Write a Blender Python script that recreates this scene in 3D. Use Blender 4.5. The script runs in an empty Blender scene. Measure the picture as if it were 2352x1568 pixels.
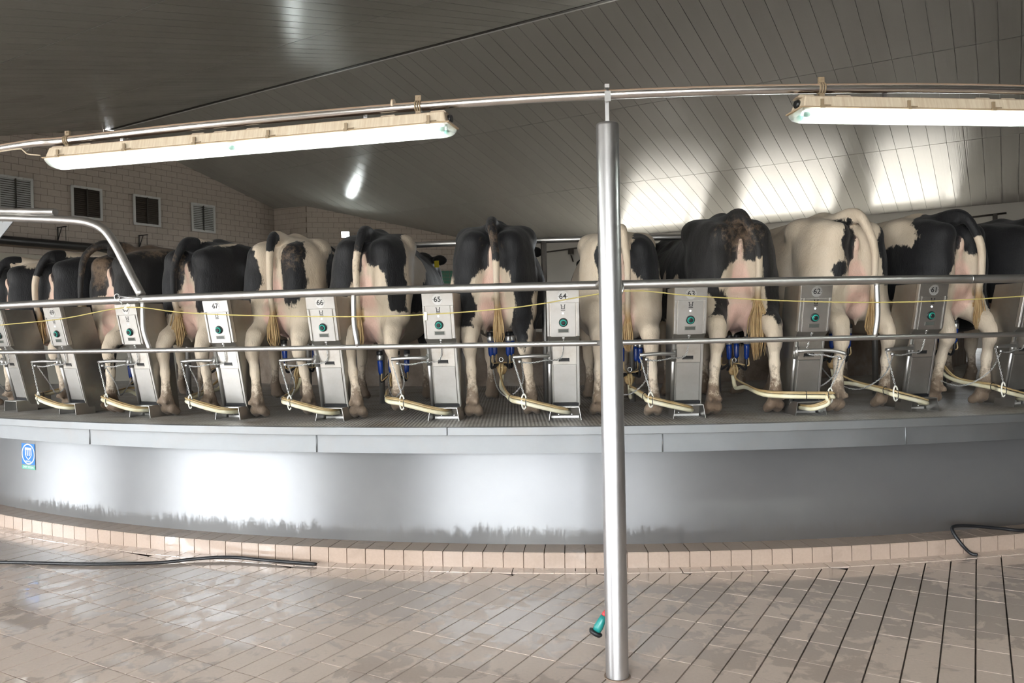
import bpy, bmesh, math, random
import numpy as np
from mathutils import Vector, Matrix

random.seed(7)
scene = bpy.context.scene
COL = scene.collection

# ================================================================ camera, sky, exposure
CAM_H = 1.72
cam_data = bpy.data.cameras.new('camera')
cam_data.sensor_width = 36.0
cam_data.lens = 1829 * 36.0 / 2352
cam_data.clip_end = 300
camera = bpy.data.objects.new('camera', cam_data)
COL.objects.link(camera)
_p, _r = -0.0115, -0.0196
_fw = Vector((0, math.cos(_p), math.sin(_p))); _up = Vector((0, -math.sin(_p), math.cos(_p))); _rt = Vector((1, 0, 0))
_rt2 = _rt * math.cos(_r) + _up * math.sin(_r); _up2 = -_rt * math.sin(_r) + _up * math.cos(_r)
_m = Matrix((_rt2, _up2, -_fw)).transposed().to_4x4()
_m.translation = (0, 0, CAM_H)
camera.matrix_world = _m
cam_data.dof.use_dof = True
cam_data.dof.focus_distance = 6.3
cam_data.dof.aperture_fstop = 5.6
scene.camera = camera

world = bpy.data.worlds.new('sky'); scene.world = world; world.use_nodes = True
_bg = world.node_tree.nodes['Background']
_bg.inputs['Color'].default_value = (0.93, 0.97, 1.0, 1); _bg.inputs['Strength'].default_value = SKY_STRENGTH = 13.0
scene.view_settings.view_transform = 'Standard'
scene.view_settings.look = 'None'
scene.view_settings.gamma = 1.0
scene.view_settings.use_curve_mapping = False
scene.view_settings.exposure = 0.66

cy = scene.cycles
cy.max_bounces = 5; cy.diffuse_bounces = 2; cy.glossy_bounces = 3; cy.transmission_bounces = 2; cy.transparent_max_bounces = 6
cy.caustics_reflective = False; cy.caustics_refractive = False; cy.sample_clamp_indirect = 8.0
cy.use_adaptive_sampling = True; cy.adaptive_threshold = .15; cy.adaptive_min_samples = 16

# ================================================================ layout numbers (metres)
CX, CY = 1.197, 17.229          # hub of the rotary platform
DECK = 1.057                    # deck height above the pit floor
R_DECK, R_SKIRT, R_KERB = 11.76, 11.275, 11.504
N2 = Vector((.529, .849, 0)); P2 = Vector((.849, -.529, 0))      # across the hall / along the ridge
Q_RIDGE, Z_RIDGE, SLOPE = 16.1, 8.99, .262
Q_FAR, Q_NEAR = 29.5, -5.0
P_LEFT, P_RIGHT = -26.15, 24.0

def W(ang, R, z):
    a = math.radians(ang)
    return Vector((CX + R * math.sin(a), CY - R * math.cos(a), z))
def Wd(ang, R, h): return W(ang, R, DECK + h)
def hall(p, q, z):
    v = P2 * p + N2 * q
    return Vector((v.x, v.y, z))
def roof(q): return Z_RIDGE - SLOPE * abs(q - Q_RIDGE)
def pix(P):
    d = Vector(P) - Vector((0, 0, CAM_H)); w = d.dot(_fw)
    if w < .05: return None
    return 1176 + 1829 * d.dot(_rt2) / w, 784 - 1829 * d.dot(_up2) / w, w

# ================================================================ node helpers / materials
class M:
    """tiny procedural material builder"""
    def __init__(s, name):
        s.m = bpy.data.materials.new(name); s.m.use_nodes = True
        s.t = s.m.node_tree; s.n = s.t.nodes; s.l = s.t.links
        s.b = s.n['Principled BSDF']
    def node(s, kind, **kw):
        n = s.n.new(kind)
        for k, v in kw.items():
            if k.startswith('_'): setattr(n, k[1:], v)
            else: s.set(n.inputs[k], v)
        return n
    def set(s, inp, v):
        if hasattr(v, 'is_output'): s.l.new(v, inp)
        elif isinstance(v, (tuple, list)) and len(v) == 3 and inp.type == 'RGBA': inp.default_value = (*v, 1)
        else: inp.default_value = v
    def coord(s, which='Object', scale=(1, 1, 1)):
        c = s.node('ShaderNodeTexCoord') if which != 'World' else s.node('ShaderNodeNewGeometry')
        o = c.outputs['Position'] if which == 'World' else c.outputs[which]
        mp = s.node('ShaderNodeMapping', Vector=o, Scale=scale)
        return mp.outputs[0]
    def noise(s, vec, scale, detail=3, rough=.55, dist=0):
        n = s.node('ShaderNodeTexNoise', Vector=vec, Scale=scale, Detail=detail, Roughness=rough, Distortion=dist)
        return n.outputs['Fac']
    def ramp(s, fac, stops):
        r = s.node('ShaderNodeValToRGB', Fac=fac)
        el = r.color_ramp.elements
        while len(el) < len(stops): el.new(.5)
        for e, (p, c) in zip(el, stops):
            e.position = p; e.color = (*c, 1) if len(c) == 3 else c
        return r.outputs[0]
    def rampv(s, fac, a, b, va=0., vb=1.):
        r = s.node('ShaderNodeMapRange', Value=fac); r.clamp = True
        for k, v in (('From Min', a), ('From Max', b), ('To Min', va), ('To Max', vb)): r.inputs[k].default_value = v
        return r.outputs[0]
    def math(s, op, a, b=0.):
        n = s.node('ShaderNodeMath', _operation=op); s.set(n.inputs[0], a); s.set(n.inputs[1], b); return n.outputs[0]
    def mix(s, fac, a, b):
        n = s.node('ShaderNodeMix', _data_type='RGBA'); s.set(n.inputs[0], fac); s.set(n.inputs[6], a); s.set(n.inputs[7], b)
        return n.outputs[2]
    def attr(s, name): return s.node('ShaderNodeAttribute', _attribute_name=name).outputs['Fac']
    def bump(s, h, strength=.3, dist=.01):
        n = s.node('ShaderNodeBump', Height=h, Strength=strength, Distance=dist); s.l.new(n.outputs[0], s.b.inputs['Normal']); return n
    def base(s, **kw):
        for k, v in kw.items(): s.set(s.b.inputs[k.replace('_', ' ')], v)
        return s
    def rand(s): return s.node('ShaderNodeObjectInfo').outputs['Random']

MAT = {}
def plain(name, col, rough=.5, metal=0., **kw):
    m = M(name).base(Base_Color=col, Roughness=rough, Metallic=metal, **kw); MAT[name] = m.m; return m

def steel(name, c1, c2, r1, r2, dirt=0., scale=4., aniso=0.):
    m = M(name); v = m.coord('Object'); n = m.noise(v, scale, 5, .6)
    col = m.ramp(n, [(.3, c1), (.7, c2)])
    if dirt:
        d = m.rampv(m.noise(v, scale * 2.3, 6, .7), .5, .72, 0, dirt)
        col = m.mix(d, col, (.30, .20, .12))
        m.base(Metallic=m.math('SUBTRACT', 1.0, m.math('MULTIPLY', d, .7)))
    else: m.base(Metallic=1.0)
    fine = m.noise(m.coord('Object', (1, 1, 30)), 12, 4, .6)
    m.base(Base_Color=col, Roughness=m.rampv(m.math('ADD', m.math('MULTIPLY', n, .7), m.math('MULTIPLY', fine, .3)), .25, .75, r1, r2))
    if aniso: m.base(Anisotropic=aniso)
    MAT[name] = m.m; return m

steel('tube_steel', (.50, .49, .48), (.58, .57, .56), .34, .46)
steel('post_steel', (.56, .56, .57), (.62, .62, .63), .34, .40, scale=3)
steel('bail_steel', (.56, .54, .50), (.70, .68, .64), .30, .48, dirt=.35, scale=3)
steel('panel_steel', (.45, .44, .42), (.54, .53, .51), .34, .46, dirt=.12, scale=5)
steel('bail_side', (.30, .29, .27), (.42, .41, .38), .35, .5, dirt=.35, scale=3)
steel('chain_steel', (.5, .5, .5), (.7, .7, .7), .3, .4)
steel('fascia_steel', (.28, .29, .30), (.34, .35, .36), .55, .65, dirt=.10, scale=2)

# skirt: brushed stainless sheet with a splash line near the foot
m = M('skirt_steel'); v = m.coord('World'); sep = m.node('ShaderNodeSeparateXYZ', Vector=v)
streak = m.noise(m.coord('World', (9, 9, 1.0)), 2.2, 5, .65)
cloud = m.noise(m.coord('World', (1, 1, 1)), 1.3, 4, .6)
line = m.math('ADD', .11, m.math('MULTIPLY', streak, .24))
wet = m.rampv(m.math('ADD', m.math('SUBTRACT', line, sep.outputs['Z']), m.math('MULTIPLY', m.math('SUBTRACT', m.noise(m.coord('World'), 60, 3), .5), .12)), -.02, .05)
col = m.ramp(cloud, [(.3, (.50, .51, .53)), (.7, (.57, .58, .59))])
m.base(Base_Color=m.mix(m.math('MULTIPLY', wet, .4), col, (.46, .45, .43)), Metallic=.82,
       Roughness=m.math('SUBTRACT', m.rampv(cloud, .3, .7, .50, .56), m.math('MULTIPLY', wet, .12)), Anisotropic=m.math('SUBTRACT', 1.0, m.math('MULTIPLY', wet, .15)), Anisotropic_Rotation=.25)
tv = m.node('ShaderNodeVectorMath', _operation='SUBTRACT'); m.l.new(v, tv.inputs[0]); tv.inputs[1].default_value = (CX, CY, 0)
tg = m.node('ShaderNodeVectorMath', _operation='CROSS_PRODUCT'); tg.inputs[0].default_value = (0, 0, 1); m.l.new(tv.outputs[0], tg.inputs[1])
tn = m.node('ShaderNodeVectorMath', _operation='NORMALIZE'); m.l.new(tg.outputs[0], tn.inputs[0]); m.l.new(tn.outputs[0], m.b.inputs['Tangent'])
MAT['skirt_steel'] = m.m

# chequered deck plate
m = M('deck_plate'); v = m.coord('Object'); n = m.noise(v, 1.1, 5, .65)
vr = m.node('ShaderNodeTexVoronoi', Vector=m.coord('Object', (1, 1, 1)), Scale=36.0, Randomness=.12)
stud = m.rampv(vr.outputs['Distance'], .18, .42, 1, 0)
dirt = m.rampv(m.noise(v, 2.7, 6, .7), .46, .74)
m.base(Base_Color=m.mix(stud, m.mix(dirt, (.40, .39, .37), (.20, .16, .12)), m.mix(dirt, (.72, .71, .69), (.46, .40, .33))), Metallic=m.rampv(dirt, 0, 1, .85, .45),
       Roughness=m.rampv(n, .3, .7, .5, .66))
m.bump(stud, 1.0, .008); MAT['deck_plate'] = m.m

# floor / kerb tile: beige clinker, patchily wet
def tile_mat(name, c, wetness):
    m = M(name); w = m.coord('World'); r = m.rand()
    grain = m.noise(m.coord('World'), 55, 4, .7)
    base = m.mix(m.rampv(grain, .3, .7, 0, .35), c, tuple(x * .72 for x in c))
    base = m.mix(m.math('MULTIPLY', r, .22), base, tuple(x * .8 for x in c))
    big = m.noise(w, 1.0, 3, .5, .3); edge = m.noise(w, 6.5, 4, .6, .6)
    sp = m.node('ShaderNodeVectorMath', _operation='DISTANCE'); m.l.new(w, sp.inputs[0]); sp.inputs[1].default_value = (CX, CY, 0)
    near = m.rampv(sp.outputs['Value'], 11.6, 14.0, .11, 0.)          # water hosed off the platform lies along the kerb
    wet = m.rampv(m.math('ADD', near, m.math('ADD', m.math('MULTIPLY', big, .55), m.math('MULTIPLY', edge, .45))), *wetness)
    col = m.mix(m.math('MULTIPLY', wet, .30), base, tuple(x * .62 for x in c))
    m.base(Base_Color=col, Roughness=m.rampv(wet, 0, 1, .26, .12), Specular_IOR_Level=.5, Coat_Weight=m.math('MULTIPLY', wet, .9), Coat_Roughness=.05)
    m.bump(grain, .07, .003)
    MAT[name] = m.m
tile_mat('floor_tile', (.76, .62, .53), (.535, .57))
tile_mat('kerb_tile', (.47, .36, .29), (.68, .76))
m = M('grout'); g = m.noise(m.coord('World'), 30, 4); m.base(Base_Color=m.ramp(g, [(.3, (.13, .10, .085)), (.7, (.24, .19, .16))]), Roughness=.6); MAT['grout'] = m.m
m = M('kerb_grout'); g = m.noise(m.coord('World'), 30, 4); m.base(Base_Color=m.ramp(g, [(.3, (.22, .15, .11)), (.7, (.34, .25, .19))]), Roughness=.7); MAT['kerb_grout'] = m.m

# walls, ceiling
m = M('block'); v = m.coord('World'); n = m.noise(v, 14, 5, .7)
c = m.mix(m.math('MULTIPLY', m.rand(), .4), (.50, .44, .385), (.43, .375, .325))
m.base(Base_Color=m.mix(m.rampv(n, .35, .7, 0, .35), c, (.36, .31, .27)), Roughness=.75); m.bump(n, .2, .01); MAT['block'] = m.m
m = M('mortar'); n = m.noise(m.coord('World'), 9, 4); m.base(Base_Color=m.ramp(n, [(.3, (.14, .11, .09)), (.7, (.26, .22, .18))]), Roughness=.9); MAT['mortar'] = m.m
m = M('ceiling_panel'); v = m.coord('World'); n = m.noise(v, .5, 3, .5)
c = m.mix(m.math('MULTIPLY', m.rand(), .5), (.41, .405, .375), (.36, .355, .33))
rib = m.noise(m.coord('Object', (26, .05, 1)), 2.0, 2, .5)
m.base(Base_Color=c, Roughness=m.rampv(n, .3, .7, .15, .24), Specular_IOR_Level=.42); m.bump(rib, .16, .02); MAT['ceiling_panel'] = m.m
plain('ceiling_joint', (.62, .62, .6), .5)  # paler than the panels: reflection along the seams put into the colour
plain('white_wall', (.62, .61, .58), .35)
m = M('concrete'); n = m.noise(m.coord('World'), 2.2, 6, .7)
m.base(Base_Color=m.ramp(n, [(.3, (.16, .11, .075)), (.55, (.30, .24, .19)), (.75, (.40, .36, .31))]), Roughness=.8); MAT['concrete'] = m.m
m = M('yard'); n = m.noise(m.coord('World'), .6, 5); m.base(Base_Color=m.ramp(n, [(.3, (.42, .38, .32)), (.7, (.55, .50, .43))]), Roughness=.9); MAT['yard'] = m.m
plain('green_tile', (.10, .24, .17), .25)

# small stuff
plain('black_rubber', (.012, .012, .014), .45); plain('black_plastic', (.015, .016, .017), .3)
plain('teal_plastic', (.02, .30, .24), .35); plain('teal_hose_gun', (.02, .25, .23), .35); plain('red_plastic', (.62, .06, .07), .4)
plain('blue_shell', (.012, .045, .26), .22); plain('cup_steel', (.8, .8, .8), .38, 1.0)
plain('lamp_white', (.9, .9, .9), .3, Emission_Color=(1, 1, 1), Emission_Strength=1.2)
plain('yellow_tag', (.75, .60, .05), .5); plain('yellow_cord', (.52, .43, .15), .6)
plain('white_plastic', (.74, .72, .64), .4); plain('print_black', (.02, .02, .022), .5)
plain('badge_grey', (.62, .62, .61), .35, .6); plain('display', (.10, .11, .10), .15)
plain('sticker_blue', (.0, .16, .55), .4); plain('sticker_white', (.80, .81, .82), .35); plain('sticker_green', (.10, .42, .30), .35)
plain('dark_frame', (.03, .025, .02), .5); plain('vent_dark', (.045, .035, .025), .5); plain('vent_white', (.55, .57, .57), .45)
plain('vent_frame', (.62, .63, .62), .4); plain('tarp', (.022, .02, .018), .45); plain('tarp_brown', (.12, .085, .055), .6); plain('screed', (.46, .43, .36), .7)
plain('lamp_clip', (.33, .25, .16), .5); plain('lamp_rim', (.46, .34, .22), .6); plain('bell_blue', (.02, .10, .28), .5)
m = M('milk_hose'); n = m.noise(m.coord('Object'), 9, 4); m.base(Base_Color=m.ramp(n, [(.35, (.74, .66, .42)), (.7, (.82, .78, .62))]), Roughness=.3); MAT['milk_hose'] = m.m
m = M('pulse_hose'); n = m.noise(m.coord('Object'), 9, 4); m.base(Base_Color=m.ramp(n, [(.35, (.40, .27, .12)), (.7, (.56, .42, .22))]), Roughness=.3); MAT['pulse_hose'] = m.m
m = M('claw'); n = m.noise(m.coord('Object'), 20, 4); m.base(Base_Color=m.ramp(n, [(.35, (.36, .22, .09)), (.7, (.60, .44, .24))]), Roughness=.25); MAT['claw'] = m.m
m = M('lamp_housing'); n = m.noise(m.coord('Object', (40, 3, 3)), 1.5, 5, .7)
nz = m.node('ShaderNodeSeparateXYZ', Vector=m.node('ShaderNodeNewGeometry').outputs['Normal']).outputs['Z']
c = m.ramp(n, [(.3, (.62, .50, .36)), (.7, (.80, .71, .56))])
m.base(Base_Color=m.mix(m.rampv(nz, .4, .8), c, (.40, .25, .16)), Roughness=.6); MAT['lamp_housing'] = m.m
# overhead pipe: dust settled on its upper side
m = M('dusty_pipe'); nz = m.node('ShaderNodeSeparateXYZ', Vector=m.node('ShaderNodeNewGeometry').outputs['Normal']).outputs['Z']
nn = m.noise(m.coord('World', (1, 1, 1)), 22, 4, .7)
d = m.rampv(m.math('ADD', nz, m.math('MULTIPLY', nn, .3)), .45, .70)
m.base(Base_Color=m.mix(d, (.70, .68, .66), (.50, .35, .25)), Metallic=m.math('SUBTRACT', 1.0, d), Roughness=m.rampv(d, 0, 1, .25, .9)); MAT['dusty_pipe'] = m.m
plain('tube_light', (1, 1, 1), .3, Emission_Color=(.93, 1.0, .93), Emission_Strength=15.0)
plain('flood_light', (1, 1, 1), .3, Emission_Color=(.92, 1.0, .97), Emission_Strength=90.0)
m = M('lens'); tr = m.node('ShaderNodeBsdfTransparent', Color=(1, 1, 1)); tl = m.node('ShaderNodeBsdfTranslucent', Color=(.95, .97, .93)); gl = m.node('ShaderNodeBsdfGlossy', Roughness=.1)
mx = m.node('ShaderNodeMixShader', Fac=.32); m.l.new(tr.outputs[0], mx.inputs[1]); m.l.new(tl.outputs[0], mx.inputs[2])
mx2 = m.node('ShaderNodeMixShader', Fac=.06); m.l.new(mx.outputs[0], mx2.inputs[1]); m.l.new(gl.outputs[0], mx2.inputs[2])
m.l.new(mx2.outputs[0], m.n['Material Output'].inputs[0]); MAT['lens'] = m.m
m = M('pane'); tr = m.node('ShaderNodeBsdfTransparent', Color=(.93, .95, .96)); gl = m.node('ShaderNodeBsdfGlossy', Roughness=.03)
mx = m.node('ShaderNodeMixShader', Fac=.06); m.l.new(tr.outputs[0], mx.inputs[1]); m.l.new(gl.outputs[0], mx.inputs[2])
m.l.new(mx.outputs[0], m.n['Material Output'].inputs[0]); MAT['pane'] = m.m

# cow coat: patches come from the 'coat' attribute, softened by fur noise
def coat_mat(name, white, black, dirtiness):
    m = M(name); o = m.coord('Object')
    fur = m.noise(m.coord('Object', (1, 1, .45)), 26, 5, .7); fine = m.noise(m.coord('Object', (1, 1, .3)), 120, 3, .6)
    soft = m.noise(o, 3.0, 4, .6)
    f = m.rampv(m.math('ADD', m.attr('coat'), m.math('MULTIPLY', m.math('SUBTRACT', fur, .5), .075)), -.004, .006)
    wh = m.mix(m.rampv(soft, .35, .7, 0, .6), white, tuple(a * b for a, b in zip(white, (.80, .72, .62))))
    bl = m.mix(m.rampv(soft, .4, .75, 0, .5), black, tuple(x * 2.2 + .004 for x in black))
    col = m.mix(f, wh, bl)
    sk = m.mix(m.rampv(soft, .3, .7), (.80, .44, .37), (.82, .57, .48))
    col = m.mix(m.math('MULTIPLY', m.attr('skin'), .72), col, sk)
    col = m.mix(m.attr('tan'), col, (.42, .26, .11))
    dn = m.noise(o, 22, 5, .75)
    dm = m.rampv(m.math('ADD', m.math('MULTIPLY', m.attr('dirt'), .62), m.math('MULTIPLY', dn, .75)), .66, .84)
    dcol = m.mix(m.noise(o, 9, 3), (.07, .045, .03), (.26, .18, .12))
    col = m.mix(m.math('MULTIPLY', dm, dirtiness), col, dcol)
    m.base(Base_Color=col, Roughness=.62, Specular_IOR_Level=.35, Sheen_Weight=.08)
    mus = m.noise(m.coord('Object', (1.2, 1.6, .7)), 4.5, 2, .45)
    m.bump(m.math('ADD', m.math('MULTIPLY', mus, 5.0), m.math('MULTIPLY', fine, .7)), .5, .012); MAT[name] = m.m
coat_mat('coat', (.70, .60, .48), (.007, .007, .0085), .9)
coat_mat('coat_dirty', (.67, .57, .45), (.012, .011, .011), 1.0)
m = M('tail_hair'); n = m.noise(m.coord('Object', (60, 60, 4)), 1.5, 3); m.base(Base_Color=m.ramp(n, [(.3, (.34, .20, .08)), (.7, (.60, .43, .22))]), Roughness=.6); MAT['tail_hair'] = m.m
m = M('tail_hair_brown'); n = m.noise(m.coord('Object', (60, 60, 4)), 1.5, 3); m.base(Base_Color=m.ramp(n, [(.3, (.16, .10, .05)), (.7, (.34, .24, .12))]), Roughness=.6); MAT['tail_hair_brown'] = m.m

# ================================================================ mesh helpers
class MB:
    def __init__(s): s.v = []; s.f = []; s.sm = []
    def add(s, vs, fs, smooth=False):
        b = len(s.v); s.v += [tuple(x) for x in vs]; s.f += [tuple(i + b for i in f) for f in fs]; s.sm += [smooth] * len(fs); return s
    def hexa(s, c):                                        # 8 corners: bottom 4 ccw, top 4 ccw
        return s.add(c, [(3, 2, 1, 0), (4, 5, 6, 7), (0, 1, 5, 4), (1, 2, 6, 5), (2, 3, 7, 6), (3, 0, 4, 7)])
    def box(s, c, d, X=(1, 0, 0), Y=(0, 1, 0), Z=(0, 0, 1)):
        c, X, Y, Z = Vector(c), Vector(X) * d[0] / 2, Vector(Y) * d[1] / 2, Vector(Z) * d[2] / 2
        return s.hexa([c + a * X + b * Y + e * Z for e in (-1, 1) for a, b in ((-1, -1), (1, -1), (1, 1), (-1, 1))])
    def prism(s, poly, ext):                               # poly of 3D points, extruded by vector
        n = len(poly); e = Vector(ext); poly = [Vector(p) for p in poly]
        nr = Vector((0, 0, 0))
        for i in range(n): nr += poly[i].cross(poly[(i + 1) % n])
        if nr.dot(e) < 0: poly = poly[::-1]
        return s.add(poly + [p + e for p in poly], [tuple(range(n))[::-1], tuple(range(n, 2 * n))] + [(i, (i + 1) % n, n + (i + 1) % n, n + i) for i in range(n)])
    def tube(s, pts, r, seg=10, cap=True, closed=False):
        pts = [Vector(p) for p in pts]; n = len(pts)
        rs = r if isinstance(r, (list, tuple)) else [r] * n
        up = Vector((0, 0, 1)); rings = []
        prev = None
        for i in range(n):
            if closed: t = pts[(i + 1) % n] - pts[i - 1]
            else: t = pts[min(i + 1, n - 1)] - pts[max(i - 1, 0)]
            t.normalize()
            if prev is None:
                a = up.cross(t)
                if a.length < .1: a = Vector((1, 0, 0)).cross(t)
                a.normalize()
            else:
                a = prev - t * prev.dot(t)
                if a.length < 1e-5: a = up.cross(t)
                a.normalize()
            prev = a; b = t.cross(a)
            rings.append([pts[i] + (a * math.cos(2 * math.pi * k / seg) + b * math.sin(2 * math.pi * k / seg)) * rs[i] for k in range(seg)])
        vs = [p for R in rings for p in R]; fs = []
        for i in range(n if closed else n - 1):
            j = (i + 1) % n
            for k in range(seg):
                fs.append((i * seg + k, i * seg + (k + 1) % seg, j * seg + (k + 1) % seg, j * seg + k))
        s.add(vs, fs, True)
        if cap and not closed:
            b = len(s.v) - len(vs)
            s.f += [tuple(b + k for k in range(seg))[::-1], tuple(b + (n - 1) * seg + k for k in range(seg))]; s.sm += [False, False]
        return s
    def cyl(s, a, b, r, seg=16): return s.tube([a, b], r, seg)
    def lathe(s, c, ax, prof, seg=16, X=None):             # prof: (dist along axis, radius)
        c, ax = Vector(c), Vector(ax).normalized()
        a = (X and Vector(X)) or (Vector((0, 0, 1)) if abs(ax.z) < .9 else Vector((1, 0, 0)))
        a = (a - ax * a.dot(ax)).normalized(); b = ax.cross(a)
        vs = [c + ax * h + (a * math.cos(2 * math.pi * k / seg) + b * math.sin(2 * math.pi * k / seg)) * r for h, r in prof for k in range(seg)]
        fs = [(i * seg + k, i * seg + (k + 1) % seg, (i + 1) * seg + (k + 1) % seg, (i + 1) * seg + k) for i in range(len(prof) - 1) for k in range(seg)]
        s.add(vs, fs, True); b0 = len(s.v) - len(vs)
        s.f += [tuple(b0 + k for k in range(seg))[::-1], tuple(b0 + (len(prof) - 1) * seg + k for k in range(seg))]; s.sm += [False, False]
        return s
    def ring(s, prof, a0, a1, n):                          # polygon profile (R,z) swept about the platform hub
        k = len(prof); vs = []; fs = []
        for i in range(n + 1):
            a = a0 + (a1 - a0) * i / n
            vs += [W(a, R, z) for R, z in prof]
        for i in range(n):
            for j in range(k):
                fs.append((i * k + j, i * k + (j + 1) % k, (i + 1) * k + (j + 1) % k, (i + 1) * k + j))
        fs += [tuple(range(k))[::-1], tuple(n * k + j for j in range(k))]
        return s.add(vs, fs)
    def mesh(s, name):
        me = bpy.data.meshes.new(name); me.from_pydata(s.v, [], s.f)
        me.polygons.foreach_set('use_smooth', s.sm); me.update()
        bm = bmesh.new(); bm.from_mesh(me); bmesh.ops.recalc_face_normals(bm, faces=bm.faces); bm.to_mesh(me); bm.free()
        return me
    def build(s, name, mat, parent=None, bevel=0):
        return link(name, s.mesh(name), mat, parent, bevel)

def link(name, me, mat, parent=None, bevel=0):
    if mat and not me.materials: me.materials.append(MAT[mat])
    o = bpy.data.objects.new(name, me); COL.objects.link(o)
    if parent: o.parent = parent
    if bevel:
        b = o.modifiers.new('bevel', 'BEVEL'); b.width = bevel; b.segments = 2; b.limit_method = 'ANGLE'
    return o
def tag(o, label=None, cat=None, group=None, kind=None):
    if label: o['label'] = label
    if cat: o['category'] = cat
    if group: o['group'] = group
    if kind: o['kind'] = kind
    return o
def empty(name, loc=(0, 0, 0), rz=0.):
    o = bpy.data.objects.new(name, None); COL.objects.link(o); o.location = loc; o.rotation_euler.z = rz; o.empty_display_size = .1
    return o
def structure(name, mb, mat, parent=None): return tag(mb.build(name, mat, parent), kind='structure')
def text_mesh(body, size, depth=.0006, bold=False):
    cu = bpy.data.curves.new('lettering', 'FONT'); cu.body = body; cu.size = size; cu.align_x = 'CENTER'; cu.align_y = 'CENTER'; cu.extrude = depth
    if bold: cu.offset = size * .012
    o = bpy.data.objects.new('lettering', cu); COL.objects.link(o)
    bpy.context.view_layer.update()
    me = bpy.data.meshes.new_from_object(o.evaluated_get(bpy.context.evaluated_depsgraph_get()))
    bpy.data.objects.remove(o); bpy.data.curves.remove(cu); return me
def place_mesh(me, O, X, Y, Z):                            # bake a frame into a mesh
    mt = Matrix((Vector(X), Vector(Y), Vector(Z))).transposed().to_4x4(); mt.translation = O
    me.transform(mt); return me
def arcpts(ang0, ang1, R, z, n): return [W(ang0 + (ang1 - ang0) * i / n, R, z) for i in range(n + 1)]
def spline(pts, n=6):
    return [Vector(p) for p in bez([tuple(p) for p in pts], n)]
# ---------------------------------------------------------------- cow body (signed distance field -> surface nets)
def sd_cone(P, a, b, r1, r2):
    a = np.array(a); b = np.array(b); ab = b - a
    t = np.clip(((P - a) @ ab) / max(ab @ ab, 1e-9), 0, 1)
    d = P - (a + t[..., None] * ab)
    return np.sqrt((d * d).sum(-1)) - (r1 + (r2 - r1) * t)

def sd_ell(P, c, r):
    q = (P - np.array(c)) / np.array(r)
    k0 = np.sqrt((q * q).sum(-1)); q2 = q / np.array(r)
    k1 = np.sqrt((q2 * q2).sum(-1)) + 1e-9
    return k0 * (k0 - 1.0) / k1

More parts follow.
